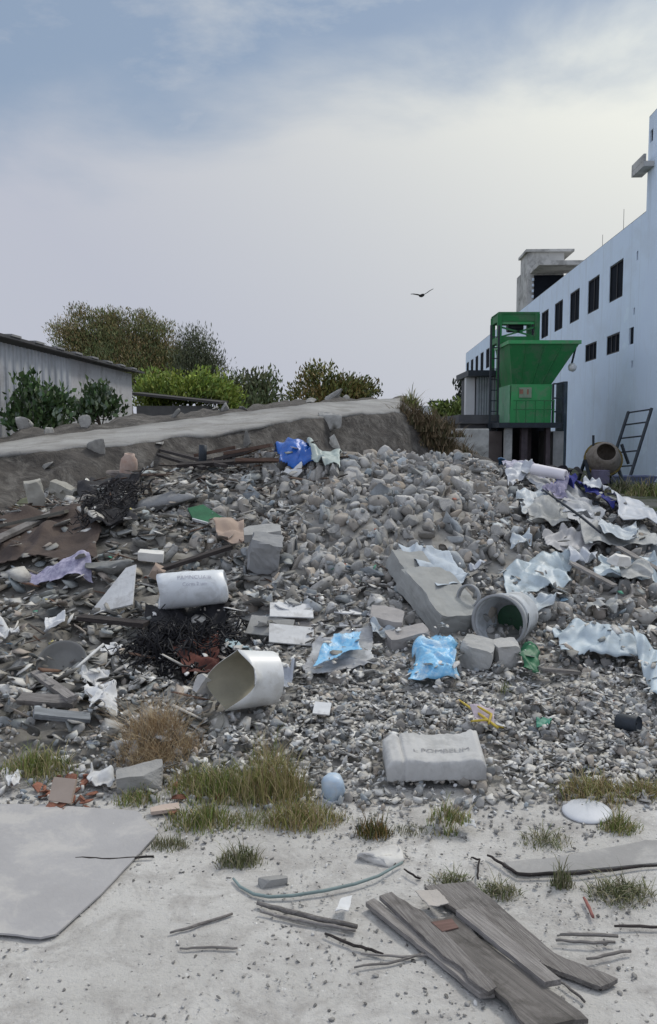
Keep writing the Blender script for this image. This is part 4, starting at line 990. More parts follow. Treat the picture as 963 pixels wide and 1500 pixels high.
# white lettered drum lying on its side
d0 = sp(240, 890); d1 = sp(318, 875); ax_ = Vector((1, .16, .03)).normalized(); dl = .46
dm = axis_matrix(Vector((d0.x-.02, d0.y, d0.z+.12)), ax_)
Dr = thing('white_drum', 'white plastic drum with grey lettering lying on its side above the black netting', 'drum', dm.to_translation()); Dr.rotation_euler = dm.to_euler()
def wb(r, z, a): return (r*(1+.05*math.sin(a*3+z*9)+.04*math.sin(a*2-z*14)), z+.012*math.sin(a*2+1))
MB().lathe([(.005, .02), (.10, .02), (.105, -.01), (.122, -.012), (.126, .03), (.127, .2), (.124, .38), (.118, .45), (.105, .46), (.1, .42), (.005, .42)], 40, None, wb).build('body', white_plastic, Dr, smooth=True)
def on_cyl(a0, r, zc):
    def f(x, y): a = a0-y/r; rr = r*(1+.05*math.sin(a*3+(zc+x)*9)+.04*math.sin(a*2-(zc+x)*14)); return (rr*math.cos(a), rr*math.sin(a), zc+x)
    return f
inv = dm.inverted().to_3x3(); toward = inv@Vector((-.02, -.8, .62)); ac = math.atan2(toward.y, toward.x)
sgn = 1
def cyl_text(body, size, z, da, nm):
    r = .1285
    def f(x, y):
        a = ac+da+(1 if (inv@Vector((0, 0, 1))).cross(toward).z < 0 else -1)*y/r; zz = z+x; rr = r*(1+.05*math.sin(a*3+zz*9)+.04*math.sin(a*2-zz*14))
        return (rr*math.cos(a), rr*math.sin(a), zz)
    text_mesh(body, size, ink_soft, Dr, f, nm)
up_s = 1 if (inv@Vector((0, 0, 1))).cross(toward).z < 0 else -1
cyl_text('PAMNCUAIR', .042, .24, up_s*.16, 'lettering'); cyl_text('Corm 2 um', .036, .24, -up_s*.22, 'lettering')
MB().box((.03, -.018, .008), (.07, .018, .026)).build('end_slot', black_net, Dr)

# cut white bucket
q = sp(362, 1042); ax_ = Vector((-.86, -.50, .10)).normalized()
bm_ = axis_matrix(Vector((q.x+.13, q.y+.06, q.z+.17)), ax_)
def wb2(r, z, a):
    cut = .06+.05*math.sin(a+.6)+.035*math.sin(3*a+1)
    zz = z-(cut if z > .24 else 0); return (r*(1+.03*math.sin(2*a+.5)), zz)
WB = MB().lathe([(.150, .0), (.153, .06), (.157, .12), (.161, .18), (.167, .30), (.1645, .30)], 48, bm_, wb2)
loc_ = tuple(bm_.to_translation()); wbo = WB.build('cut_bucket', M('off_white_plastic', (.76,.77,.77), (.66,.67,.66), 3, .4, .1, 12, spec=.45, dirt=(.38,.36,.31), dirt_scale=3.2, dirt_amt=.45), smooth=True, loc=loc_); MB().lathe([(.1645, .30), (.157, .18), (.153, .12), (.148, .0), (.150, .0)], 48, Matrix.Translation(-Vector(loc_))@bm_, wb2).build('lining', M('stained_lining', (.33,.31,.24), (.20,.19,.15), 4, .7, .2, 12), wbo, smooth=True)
tag(wbo, 'white plastic bucket cut open, lying on its side beside the dry brown weeds', 'bucket')
block('paper_lump', 'grey crumpled cement lump beside the mouth of the cut white bucket', 'cement', 300, 1015, (.12, .08, .10), (20, 30, 50), concrete, .22, .02, 16)

# bottom left debris
pn = sp(92, 985); pm = axis_matrix(Vector((pn.x, pn.y, pn.z+.05)), (.05, -.75, .65))
pno = MB().lathe([(.005, -.03), (.09, -.028), (.115, -.02), (.14, .02), (.152, .028), (.155, .022), (.125, -.03), (.09, -.04), (.005, -.042)], 36, pm).build('round_pan', M('dusty_grey_metal', (.24,.24,.23), (.17,.17,.165), 3, .8, .3, 20), smooth=True, loc=tuple(pm.to_translation())); tag(pno, 'dusty grey round pan tilted among the left debris', 'pan')
stick('pale_stick', 'thin white stick slanting right of the dusty round pan', 'stick', [(112, 996), (152, 960)], .010, white_paper, .06)
plank3('grey_plank', 'broad grey plank lying level in the lower left debris', 'plank', (30, 1036), (112, 1042), .075, .03, old_wood, .05, .3)
plank3('grey_plank', 'grey plank slanting down right from the dusty round pan', 'plank', (52, 1000), (106, 1040), .05, .03, old_wood_pale, .06, .2)
plank3('grey_plank', 'lowest grey plank in the lower left debris', 'plank', (50, 1058), (132, 1066), .06, .03, M('blue_grey_wood', (.27,.29,.31), (.15,.16,.17), 5, .85, .4, 9, stretch=(1.2, 20, 20)), .05, .35)
for i, (px, py, s_, lab) in enumerate([(138, 1008, 20, 'white crumpled paper left of the white stick'), (150, 1048, 24, 'white crumpled paper above the lowest grey plank'), (14, 943, 15, 'small bright white scrap at the far left edge'), (80, 925, 16, 'pale paper scrap above the dusty round pan'), (165, 965, 18, 'pale crumpled scrap under the black board'), (148, 1152, 17, 'white knotted plastic scrap by the tan tile'), (20, 1155, 14, 'small white tile scrap left of the tan tile')]):
    sheet('paper_scrap', lab, 'paper', [(px-s_, py-s_*.8), (px+s_, py-s_*.7), (px+s_, py+s_*.6), (px-s_, py+s_*.6)], white_paper, 20, 18, .022, 22, .25, .01, 4, seed=20+i)
block('tan_tile', 'tan square tile leaning on the brick fragments at the lower left', 'tile', 93, 1178, (.10, .022, .10), (-32, 4, -8), M('tan_tile', (.46,.38,.32), (.36,.29,.24), 5, .8, .2, 30), .02, .035, 17)
block('grey_stone', 'flat grey stone between the tan tile and the grass', 'stone', 205, 1152, (.20, .12, .09), (14, 0, 12), concrete, .2, .02, 18)
block('pale_flake', 'pale pinkish flake of wood at the lower edge of the grass', 'flake', 242, 1190, (.12, .05, .016), (6, 0, 16), M('pale_pink_flake', (.52,.43,.37), (.42,.34,.29), 6, .85, .3, 30), .15, .012, 19)
for k in range(34):
    px = random.choice([random.uniform(20, 140), random.uniform(20, 140), random.uniform(170, 330)]); py = random.uniform(1138, 1186) if px < 140 else random.uniform(1150, 1205)
    r = random.uniform(.016, .042)
    p = hp(px, py)
    o = bpy.data.objects.new('brick_fragment', protoF[k % 8]); o.data = protoF[k % 8].copy(); o.data.materials.clear(); o.data.materials.append(brick_m); COL.objects.link(o)
    o.location = (p.x, p.y, max(p.z, 0)+r*.3); o.scale = (r*1.3, r, r); o.rotation_euler = (random.uniform(-.4, .4), random.uniform(-.4, .4), random.uniform(0, 6))
    tag(o, 'reddish broken brick fragment at the lower left foot of the heap', 'brick', 'brick fragments at the foot of the heap')
for k in range(60):
    px = random.gauss(600, 95); py = random.uniform(1000, 1190)
    if px > 720 and random.random() < .4: px = random.gauss(710, 30); py = random.uniform(1150, 1195)
    p = sp(px, py); r = random.uniform(.008, .024)
    o = bpy.data.objects.new('plaster_shard', protoF[k % 8]); 
    if k < 8:
        o.data = protoF[k].copy(); o.data.materials.clear(); o.data.materials.append(white_paper)
        if k == 0: SH_ = []
        SH_.append(o.data)
    else: o.data = SH_[k % 8]
    COL.objects.link(o); o.location = (p.x, p.y, p.z+r*.2); o.scale = (r, r, r); o.rotation_euler = (random.uniform(-.6, .6), random.uniform(-.6, .6), random.uniform(0, 6))
    tag(o, 'small white plaster shard in the gravel around the cement sack', 'plaster', 'plaster shards around the cement sack')

# centre
for i in range(7):
    px = 405+random.uniform(-30, 40); py = 898+i*6
    p = sp(px, py); o = MB().box((-.15, -.10, 0), (.15, .10, .009)).build('broken_tile', [white_paper, concrete_pale, old_wood_pale][i % 3], bevel=.002)
    o.location = (p.x, p.y, p.z+.015); o.rotation_euler = (R(random.uniform(5, 25)), R(random.uniform(-10, 10)), R(random.uniform(-30, 30)))
    tag(o, 'thin pale broken tile in the layered pile below the squarish grey block', 'tile', 'layered tiles at the heap centre')
for i in range(10):
    px = random.uniform(400, 560); py = random.uniform(865, 930); p = sp(px, py); s_ = random.uniform(.05, .10)
    o = MB().prism([(-s_, -s_*.6), (s_*.8, -s_*.7), (s_, s_*.3), (-.2*s_, s_*.7), (-s_*.9, s_*.3)], 0, .008).build('tile_scrap', white_paper if i % 2 else concrete_pale)
    o.location = (p.x, p.y, p.z+.01); o.rotation_euler = (R(random.uniform(0, 25)), R(random.uniform(-15, 15)), R(random.uniform(0, 360)))
    tag(o, 'small pale flat scrap lying between the tile pile and the pale bricks', 'tile', 'pale scraps at the heap centre')
sheet('clear_plastic_film', 'crumpled grey film with a blue band lying below the heap centre', 'plastic', [(440, 950), (545, 930), (560, 985), (432, 1005)], M('grey_film', (.42,.43,.44), (.27,.27,.28), 7, .5, .4, 22, dirt=(.6,.62,.64), dirt_scale=9, dirt_amt=.6), 48, 34, .022, 9, .3, .012, 8, seed=31)
sheet('blue_film', 'narrow crumpled blue plastic strip on the grey film', 'plastic', [(490, 955), (528, 948), (534, 975), (455, 1000)], light_blue_plastic, 40, 24, .018, 14, .28, .035, 8, seed=32)
sheet('light_blue_bag', 'light blue crumpled plastic bag in front of the big concrete slab', 'bag', [(612, 952), (668, 945), (674, 1008), (598, 1012)], light_blue_plastic, 48, 44, .030, 13, .25, .02, 8, seed=33, bulge=.07)
sheet('pale_blue_film', 'small pale blue film above the cut white bucket', 'plastic', [(330, 965), (372, 962), (372, 985), (330, 985)], M('pale_blue_film', (.38,.50,.55), (.25,.33,.36), 8, .5, .3, 20), 24, 18, .016, 12, .25, .03, 6, seed=34)
block('pale_brick', 'pale broken brick lying level, left of the light blue bag', 'brick', 597, 947, (.27, .12, .09), (18, -8, 16), M('pinkish_concrete', (.42,.40,.39), (.31,.295,.285), 5, .9, .35, 35), .07, .035, 40)
block('pale_brick', 'pale broken brick behind the level one, tilted away', 'brick', 566, 922, (.22, .15, .10), (22, 8, -8), MATS['pinkish_concrete'], .1, .04, 41)
block('concrete_slab', 'big pale grey concrete slab sloping down toward the white paint bucket', 'concrete', 646, 900, (.37, .64, .17), (22, 5, 24), M('slab_concrete', (.36,.37,.36), (.27,.275,.27), 2.5, .9, .25, 20, dirt=(.2,.2,.19), dirt_scale=3, dirt_amt=.4), .04, .05, 42, sub=9, cuts=6)
block('concrete_slab', 'dark upper end of a concrete slab under the pale draped cloth', 'concrete', 606, 850, (.28, .34, .15), (26, 6, 26), MATS['slab_concrete'], .1, .02, 43, sub=8)
sheet('draped_cloth', 'pale bluish cloth draped over the top of the big concrete slab', 'cloth', [(580, 806), (662, 812), (692, 862), (640, 872)], M('pale_blue_cloth', (.50,.57,.64), (.38,.43,.48), 7, .7, .35, 25, dirt=(.3,.32,.33), dirt_scale=6, dirt_amt=.4), 48, 40, .022, 9, .22, .05, 18, seed=35, on=sp)
# paint bucket
q = sp(724, 930); ax_ = Vector((-.52, -.85, .02)).normalized(); k_ = axis_matrix(Vector((q.x+.19, q.y+.17, q.z+.11)), ax_)
PB = thing('paint_bucket', 'white paint bucket lying on its side with its open mouth facing front', 'bucket', k_.to_translation()); PB.rotation_euler = k_.to_euler(); PB.scale = (1.08, 1.08, 1.08)
MB().lathe([(.005, .0), (.135, .0), (.14, .01), (.155, .30), (.158, .33), (.150, .33), (.147, .30), (.130, .02), (.005, .015)], 40).build('body', M('grubby_white_plastic', (.62,.65,.68), (.42,.45,.48), 3, .5, .15, 12, dirt=(.24,.25,.25), dirt_scale=6, dirt_amt=.6), PB, smooth=True)
MB().lathe([(.157, .315), (.169, .315), (.171, .345), (.158, .348), (.150, .335), (.157, .315)], 40).build('rim', M('grey_plastic', (.33,.34,.35), (.25,.26,.27), 5, .5, .1), PB, smooth=True)
MB().lathe([(.157, .24), (.162, .242), (.162, .252), (.158, .254)], 40).build('ridge', MATS['grubby_white_plastic'], PB, smooth=True)
hd = [(.164*math.cos(a), .164*math.sin(a), .25+.11*math.sin((a-R(200))*1.0)) for a in np.linspace(R(200), R(380), 22)]
MB().tube(hd, .004, 6).build('handle', steel_dark, PB, smooth=True)
gl = MB().lathe([(.005, .0), (.06, .002), (.09, .0)], 20, Matrix.Translation((-.02, -.03, .055))); gl.build('paint_residue', M('dark_green_paint', (.03,.10,.05), (.02,.06,.035), 10, .4, .2), PB, smooth=True)
cr = sp(685, 880); cro = MB().lathe([(.07, 0), (.085, .02), (.082, .05), (.07, .05), (.074, .02), (.07, 0)], 30, axis_matrix(Vector((cr.x+.02, cr.y, cr.z+.03)), (-.5, -.8, .2))).build('plastic_ring', MATS['grey_plastic'], smooth=True, loc=(cr.x, cr.y, cr.z)); tag(cro, 'grey plastic ring behind the paint bucket', 'ring')
block('concrete_block', 'pale topped concrete block under the left of the paint bucket', 'concrete', 700, 975, (.20, .17, .16), (14, 12, -22), concrete_pale, .12, .03, 44)
block('concrete_block', 'grey concrete block under the right of the paint bucket', 'concrete', 740, 975, (.15, .13, .16), (10, -6, 16), concrete, .12, .03, 45)
sheet('green_bag', 'small dark green plastic scrap below the right of the paint bucket', 'plastic', [(762, 966), (786, 966), (790, 1000), (764, 1002)], green_board_m, 22, 24, .02, 16, .25, .02, 5, seed=36, bulge=.03)
sheet('green_scrap', 'tiny teal green scrap in the gravel right of the cement sack', 'plastic', [(785, 1062), (808, 1063), (806, 1076), (786, 1076)], M('teal_scrap', (.05,.24,.17), (.04,.17,.12), 8, .5, .2), 16, 12, .006, 25, .2, .006, 3, seed=37)
plank3('wood_lath', 'grey wooden lath lying in the gravel below the small green scrap', 'plank', (792, 985), (848, 990), .045, .02, old_wood, .02)

# right flank sheets
sheet('pale_sheeting', 'pale translucent sheeting behind the paint bucket', 'sheeting', [(735, 842), (840, 836), (848, 880), (742, 892)], M('icy_sheeting', (.48,.57,.63), (.31,.37,.41), 7, .45, .35, 18, dirt=(.22,.24,.23), dirt_scale=6, dirt_amt=.5), 56, 36, .03, 8, .26, .02, 12, seed=50)
sheet('striped_sheeting', 'grey striped crumpled sheeting above the icy sheeting', 'sheeting', [(795, 800), (872, 792), (884, 822), (790, 828)], M('striped_sheet', (.52,.52,.53), (.30,.30,.31), 5, .6, .3, 16), 48, 30, .03, 6, .2, .03, 14, folds=.016, seed=51)
sheet('green_grey_tarp', 'grey green creased tarpaulin on the right flank', 'tarpaulin', [(850, 792), (940, 780), (972, 822), (856, 828)], tarp_grey, 52, 34, .03, 5, .2, .03, 16, folds=.012, seed=52)
sheet('long_grey_sheet', 'long grey sheet running down the right flank beside the navy cloth', 'sheeting', [(765, 715), (840, 722), (905, 775), (838, 792)], M('long_grey', (.52,.54,.57), (.27,.285,.31), 5, .6, .4, 14, dirt=(.14,.15,.15), dirt_scale=4, dirt_amt=.5), 60, 44, .035, 6, .2, .025, 16, folds=.012, seed=53)
sheet('navy_cloth', 'deep blue cloth lying on the right flank of the heap', 'cloth', [(838, 722), (872, 732), (915, 765), (885, 772)], navy_cloth, 44, 30, .03, 9, .25, .04, 12, seed=54, bulge=.04)
sheet('navy_cloth', 'small deep blue rag above the larger deep blue cloth', 'cloth', [(812, 724), (842, 726), (842, 742), (815, 742)], navy_cloth, 26, 20, .03, 10, .25, .05, 10, seed=55)
sheet('white_sheet', 'broad white sheet at the right edge of the frame beyond the deep blue cloth', 'sheeting', [(893, 738), (930, 742), (985, 800), (912, 795)], tarp_white, 46, 40, .02, 4, .1, .06, 30, seed=56, thick=.008)
sheet('teal_tarp', 'teal blue folded tarpaulin on the right crest before the green machine', 'tarpaulin', [(728, 682), (775, 682), (775, 694), (732, 694)], M('teal_blue', (.03,.11,.22), (.02,.06,.13), 6, .6, .3), 30, 16, .02, 9, .12, .08, 10, seed=57, bulge=.05)
sheet('mauve_rag', 'mauve and white printed rag below the teal blue tarpaulin', 'cloth', [(735, 692), (800, 698), (820, 722), (752, 716)], M('white_mauve', (.58,.58,.64), (.24,.23,.33), 14, .8, .4, 30), 44, 26, .035, 10, .3, .03, 8, seed=58)
sheet('dark_rag', 'dark blackish rag beside the white roll on the right crest', 'cloth', [(800, 705), (838, 708), (858, 728), (820, 724)], MATS['dark_rag'], 34, 22, .035, 10, .25, .05, 8, seed=59)
sheet('crumpled_sheeting', 'white crumpled sheeting in the rubble left of the long grey sheet', 'sheeting', [(755, 735), (800, 738), (812, 770), (765, 768)], tarp_pale, 36, 30, .04, 9, .32, .03, 8, seed=60)
sheet('crumpled_sheeting', 'grey crumpled sheeting between the rubble and the striped sheeting', 'sheeting', [(770, 765), (822, 758), (832, 795), (780, 800)], tarp_grey, 36, 30, .04, 9, .3, .03, 8, seed=61)
sheet('white_strip', 'white folded strip on the green grey tarpaulin at the right', 'strip', [(820, 780), (868, 778), (872, 796), (826, 798)], tarp_white, 34, 18, .03, 9, .3, .05, 8, seed=62)
sheet('icy_film', 'icy crumpled film at the right below the grey green tarpaulin', 'sheeting', [(868, 835), (985, 840), (985, 880), (872, 872)], MATS['icy_sheeting'], 50, 30, .035, 9, .35, .02, 10, seed=63)
sheet('silver_sheeting', 'long pale silver sheeting bunched on the gravel right of the paint bucket', 'sheeting', [(802, 938), (905, 936), (948, 976), (815, 980)], M('silver_sheet', (.48,.57,.63), (.33,.39,.44), 4, .55, .3, 14, spec=.35, dirt=(.28,.31,.32), dirt_scale=5, dirt_amt=.4), 60, 40, .03, 6, .14, .03, 18, folds=.012, seed=64, bulge=.06)
sheet('silver_sheeting', 'trailing pale silver sheeting running off the right edge of the frame', 'sheeting', [(918, 958), (990, 985), (1000, 1055), (955, 1040)], MATS['silver_sheet'], 46, 46, .03, 6, .12, .03, 18, folds=.014, seed=65, bulge=.05)
for i, (px, py, w_, h_, m_, lab) in enumerate([(765, 712, 26, 9, tarp_white, 'white crumpled scrap below the mauve printed rag on the right flank'), (812, 748, 20, 8, MATS['mauve_rag'] if 'mauve_rag' in MATS else mauve_cloth, 'mauve scrap between the long grey sheet and the small deep blue rag'),
    (905, 812, 30, 9, tarp_pale, 'pale torn strip under the broad white sheet at the right'), (760, 808, 22, 9, tarp_pale, 'pale torn scrap in the rubble left of the striped sheeting'), (850, 842, 24, 8, tarp_white, 'white torn scrap between the striped and the icy sheeting'),
    (930, 868, 24, 8, tarp_grey, 'grey torn scrap at the right edge beside the icy film'), (785, 905, 26, 8, tarp_pale, 'pale torn scrap right of the paint bucket'), (872, 742, 22, 7, tarp_white, 'small white scrap on the deep blue cloth'),
    (700, 852, 16, 8, tarp_white, 'white torn scrap beside the draped cloth'), (880, 905, 26, 7, tarp_grey, 'grey flattened scrap above the bunched silver sheeting'), (560, 940, 18, 7, tarp_pale, 'pale torn scrap between the grey film and the pale bricks'), (420, 1008, 16, 8, tarp_white, 'white torn scrap right of the cut white bucket')]):
    sheet('torn_scrap', lab, 'plastic', [(px-w_, py-h_), (px+w_*.9, py-h_*1.2), (px+w_, py+h_), (px-w_*.8, py+h_*1.3)], m_, 30, 18, .035, 12, .3, .02, 6, seed=110+i)
# white roll on the crest
a = sp(780, 694); b = sp(829, 702); a.z += .05; b.z += .04
rl = axis_matrix(a, b-a); Lr = (b-a).length
ro = MB().lathe([(.02, 0), (.055, 0), (.06, .01), (.06, Lr-.01), (.055, Lr), (.035, Lr), (.03, Lr-.03), (.02, Lr-.03)], 26, rl, lambda r, z, t: (r*(1+.06*math.sin(2*t+z*5)), z)).build('white_roll', M('white_roll', (.76,.74,.78), (.62,.6,.65), 5, .6, .2, 18), smooth=True, loc=tuple(a)); tag(ro, 'white roll of sheeting lying on the right crest beside the teal tarpaulin', 'roll')
stick('long_pole', 'thin dark pole slanting down the right flank over the grey sheets', 'pole', [(795, 735), (850, 775), (880, 800)], .012, steel_dark, .10)
plank3('pale_lath', 'pale lath slanting down to the right edge below the tarpaulins', 'plank', (905, 812), (975, 852), .06, .02, old_wood_pale, .06)
plank3('pale_lath', 'second pale lath below the first at the right edge', 'plank', (838, 838), (900, 872), .05, .02, old_wood_pale, .07)
block('white_block', 'white foam lump at the right edge below the white sheet', 'foam', 908, 832, (.16, .10, .08), (10, 10, 30), MATS['white_foam'], .2, .04, 46)

# cement sack
a = sp(567, 1150); b = sp(712, 1147); a.z = float(H(a.x, a.y)); b.z = float(H(b.x, b.y))
ctr = (a+b)/2; Lx = (b-a).length; dep = .27; hgt = .10
e = b-a; SK = thing('cement_sack', 'flattened pale grey paper sack with faint lettering lying on the gravel', 'sack', (ctr.x, ctr.y, max(float(H(ctr.x, ctr.y+.1)), 0)-.005), math.atan2(e.y, e.x))
nu, nvv = 64, 40
def sack_pt(u, t):
    """u along the length -1..1; t around the section 0..1 -> rounded box section"""
    ang_ = 2*PI*t; cx_, sx_ = math.cos(ang_), math.sin(ang_); p_ = .15
    y = dep/2*math.copysign(abs(cx_)**p_, cx_); z = hgt/2*math.copysign(abs(sx_)**(p_*1.6), sx_)+hgt/2
    crease = math.exp(-((u+.66)/.025)**2)*.16
    endp = max(0, (abs(u)-.86)/.14)
    z = z*(1-.22*endp**2)*(1-crease) ; y *= (1-crease*.4)
    if u > .70: z += .035*((u-.70)/.3)*max(0, y/dep+.4)
    sag = .004*math.sin(u*5+1)*(1 if z > hgt*.4 else 0)
    z -= sag; z += .035*(y+dep/2)/dep*(1 if z > hgt*.4 else 0)
    q = Vector((u*3, y*9, z*9)); nz = mn.noise(q*1.2)*.004+(.5-abs(mn.noise(q*2.4+Vector((3, 0, 0)))))*.009+mn.noise(q*6)*.0015
    return (Lx/2*u*(1+.02*mn.noise(Vector((y*9, z*11, u)))), y+dep/2-.02+nz, max(.0, z+nz))
V = [sack_pt(-1+2*i/(nu-1), j/nvv) for i in range(nu) for j in range(nvv)]
F = [(i*nvv+j, i*nvv+(j+1) % nvv, (i+1)*nvv+(j+1) % nvv, (i+1)*nvv+j) for i in range(nu-1) for j in range(nvv)]
F = [tuple(reversed(f)) for f in F]+[tuple(range(nvv)), tuple((nu-1)*nvv+j for j in range(nvv-1, -1, -1))]
sack_m = M('sack_paper', (.54,.54,.53), (.43,.43,.425), 2.5, .8, .45, 14, dirt=(.26,.26,.255), dirt_scale=7, dirt_amt=.45, bdist=.015)
SKb = mesh_np('sack_body', np.array(V), F, sack_m, SK, smooth=True)
def on_sack(x, y):
    yy = .075+y
    z = max(sack_pt(x/(Lx/2), t)[2] for t in (0.30, .5-.12)) 
    # sample the top skin nearest this point
    bd_ = 9
    for k in range(240):
        t = .02+.46*k/239; p = sack_pt(x/(Lx/2), t)
        if abs(p[1]-yy) < bd_: bd_ = abs(p[1]-yy); z = p[2]
    return (x, yy, z+.006)
text_mesh('PL POMBELIM', .046, ink, SK, lambda x, y: on_sack(x*1.05+.02, y), 'lettering')
pf = MB(); 
sheet('pink_rag', 'faded pinkish rag on the right end of the pale grey sack', 'cloth', [(690, 1072), (724, 1076), (722, 1100), (700, 1098)], M('pink_rag', (.52,.45,.50), (.38,.33,.36), 6, .8, .3), 24, 20, .018, 12, .25, .10, 4, seed=66)
for i, (p_, lab) in enumerate([([(672, 1030), (706, 1054), (730, 1072)], 'long yellow straw strip above the right end of the grey sack'), ([(690, 1062), (712, 1060), (738, 1072)], 'short yellow strip crossing the long yellow strip'), ([(700, 1040), (720, 1052), (716, 1066)], 'bent yellow strip looping beside the long yellow strip')]):
    stick('yellow_strip', lab, 'strip', p_, .007, yellow_m, .012)
# blue jar
q = sp(487, 1168); jm = axis_matrix((0, 0, 0), (.03, -.18, 1))
J_S = .86
J = thing('blue_jar', 'pale blue rounded plastic jar standing on the gravel beside the grass', 'jar', (q.x, q.y, q.z-.01))
MB().lathe([(.0005, .125), (.028, .123), (.048, .112), (.058, .09), (.060, .05), (.055, .03), (.052, .0), (.005, 0)][::-1], 30, jm, lambda r, z, a: (r*(1+.07*math.sin(3*a+z*40)+.05*math.sin(5*a-z*70)), z)).build('body', sky_blue, J, smooth=True)
MB().lathe([(.054, .004), (.061, .006), (.062, .022), (.056, .028), (.054, .004)], 30, jm, lambda r, z, t: (r*(1+.05*math.sin(9*t)), z)).build('torn_skirt', white_plastic, J, smooth=True)
tl_ = sp(472, 1044); t2 = MB().box((-.045, -.045, 0), (.045, .045, .008)).box((-.035, -.03, .008), (.03, -.022, .0085)).build('white_tile', white_paper, bevel=.001); t2.location = (tl_.x, tl_.y, tl_.z+.02); t2.rotation_euler = (R(25), R(4), R(-6)); tag(t2, 'small white square tile lying above the pale blue jar', 'tile')
cn2 = sp(905, 1068); c2 = MB().lathe([(.005, 0), (.04, 0), (.042, .01), (.042, .11), (.038, .115), (.036, .10), (.005, .10)], 20, axis_matrix((0, 0, .04), (.6, -.6, .1))).build('dark_can', steel_dark, smooth=True); c2.location = cn2; tag(c2, 'dark tin can lying in the gravel below the trailing silver sheeting', 'can')

J.scale = (J_S, J_S, J_S*1.12)
# ------------------------------------------------------------------ foreground
poly_board('ground_sheet', 'large flat grey sheet lying on the sand at the left corner', 'sheet', [(-260, 1200), (-120, 1180), (60, 1180), (200, 1190), (232, 1222), (150, 1310), (82, 1371), (60, 1376), (-10, 1369), (-300, 1360)], .004, .007,
           M('grey_lino', (.40,.395,.40), (.325,.32,.325), 2.2, .95, .5, 22, spec=.1, dirt=(.50,.485,.46), dirt_scale=4, dirt_amt=.55))
bgrp = None
poly_board('wide_board', 'broad dusty board lying flat under the other planks', 'board', [(622, 1303), (690, 1296), (812, 1402), (905, 1440), (880, 1452), (800, 1420), (740, 1385), (640, 1320)], .004, .014, old_wood)
poly_board('grey_plank', 'leftmost weathered plank of the pile, its lower end past the others', 'plank', [(536, 1328), (548, 1322), (725, 1462), (703, 1463)], .006, .016, old_wood_pale)
poly_board('grey_plank', 'weathered plank just right of the leftmost one, ending on it', 'plank', [(556, 1318), (574, 1312), (640, 1358), (728, 1452), (716, 1460), (640, 1396)], .0205, .0145, old_wood)
poly_board('wide_plywood', 'wide split plywood sheet with a reddish upper corner running to the bottom edge', 'plywood', [(630, 1352), (664, 1346), (700, 1378), (850, 1488), (862, 1500), (775, 1512), (730, 1462)], .0185, .0135, M('split_plywood', (.20,.185,.175), (.085,.08,.075), 4, .85, .6, 9, stretch=(1.0, 16, 16), dirt=(.05,.045,.04), dirt_scale=6, dirt_amt=.6))
poly_board('red_chip', 'reddish brown stained chip on the top corner of the split plywood', 'chip', [(632, 1352), (662, 1347), (672, 1360), (648, 1366)], .033, .004, M('red_brown_wood', (.19,.115,.10), (.10,.065,.055), 5, .85, .3, 9, stretch=(1.2, 16, 16)))
poly_board('pale_plank', 'pale narrow plank lying on top of the split plywood', 'plank', [(668, 1341), (694, 1337), (822, 1443), (798, 1447)], .030, .018, old_wood_pale)
poly_board('grey_lath', 'thin pale splinter along the right side of the top plank', 'lath', [(752, 1388), (758, 1386), (792, 1412), (788, 1414)], .030, .012, old_wood_pale)
sheet('pale_dust', 'pale heap of dust on the broad dusty board between the planks', 'dust', [(604, 1322), (640, 1318), (662, 1342), (628, 1350)], M('pale_dust', (.46,.43,.40), (.38,.355,.33), 8, .95, .5, 60), 24, 20, .005, 18, .25, .014, 4, seed=70)
stn = sp(556, 1254)
boulder('white oval stone at the right end of the thin green hose', 556, 1254, .095, .5, M('white_stone', (.66,.65,.62), (.42,.41,.40), 9, .9, .4, 40), 47, 'white_stone')['category'] = 'stone'
gs = lambda px, py: atZ(px, py, .002)
stick('green_hose', 'thin grey green hose curving across the sand below the white stone', 'hose', [(342, 1290), (352, 1302), (372, 1313), (395, 1317), (430, 1315), (475, 1308), (520, 1298), (555, 1286), (590, 1266)], .006, M('hose', (.22,.29,.29), (.16,.21,.21), 12, .6, .1), .002, n=8, on=gs, res=4)
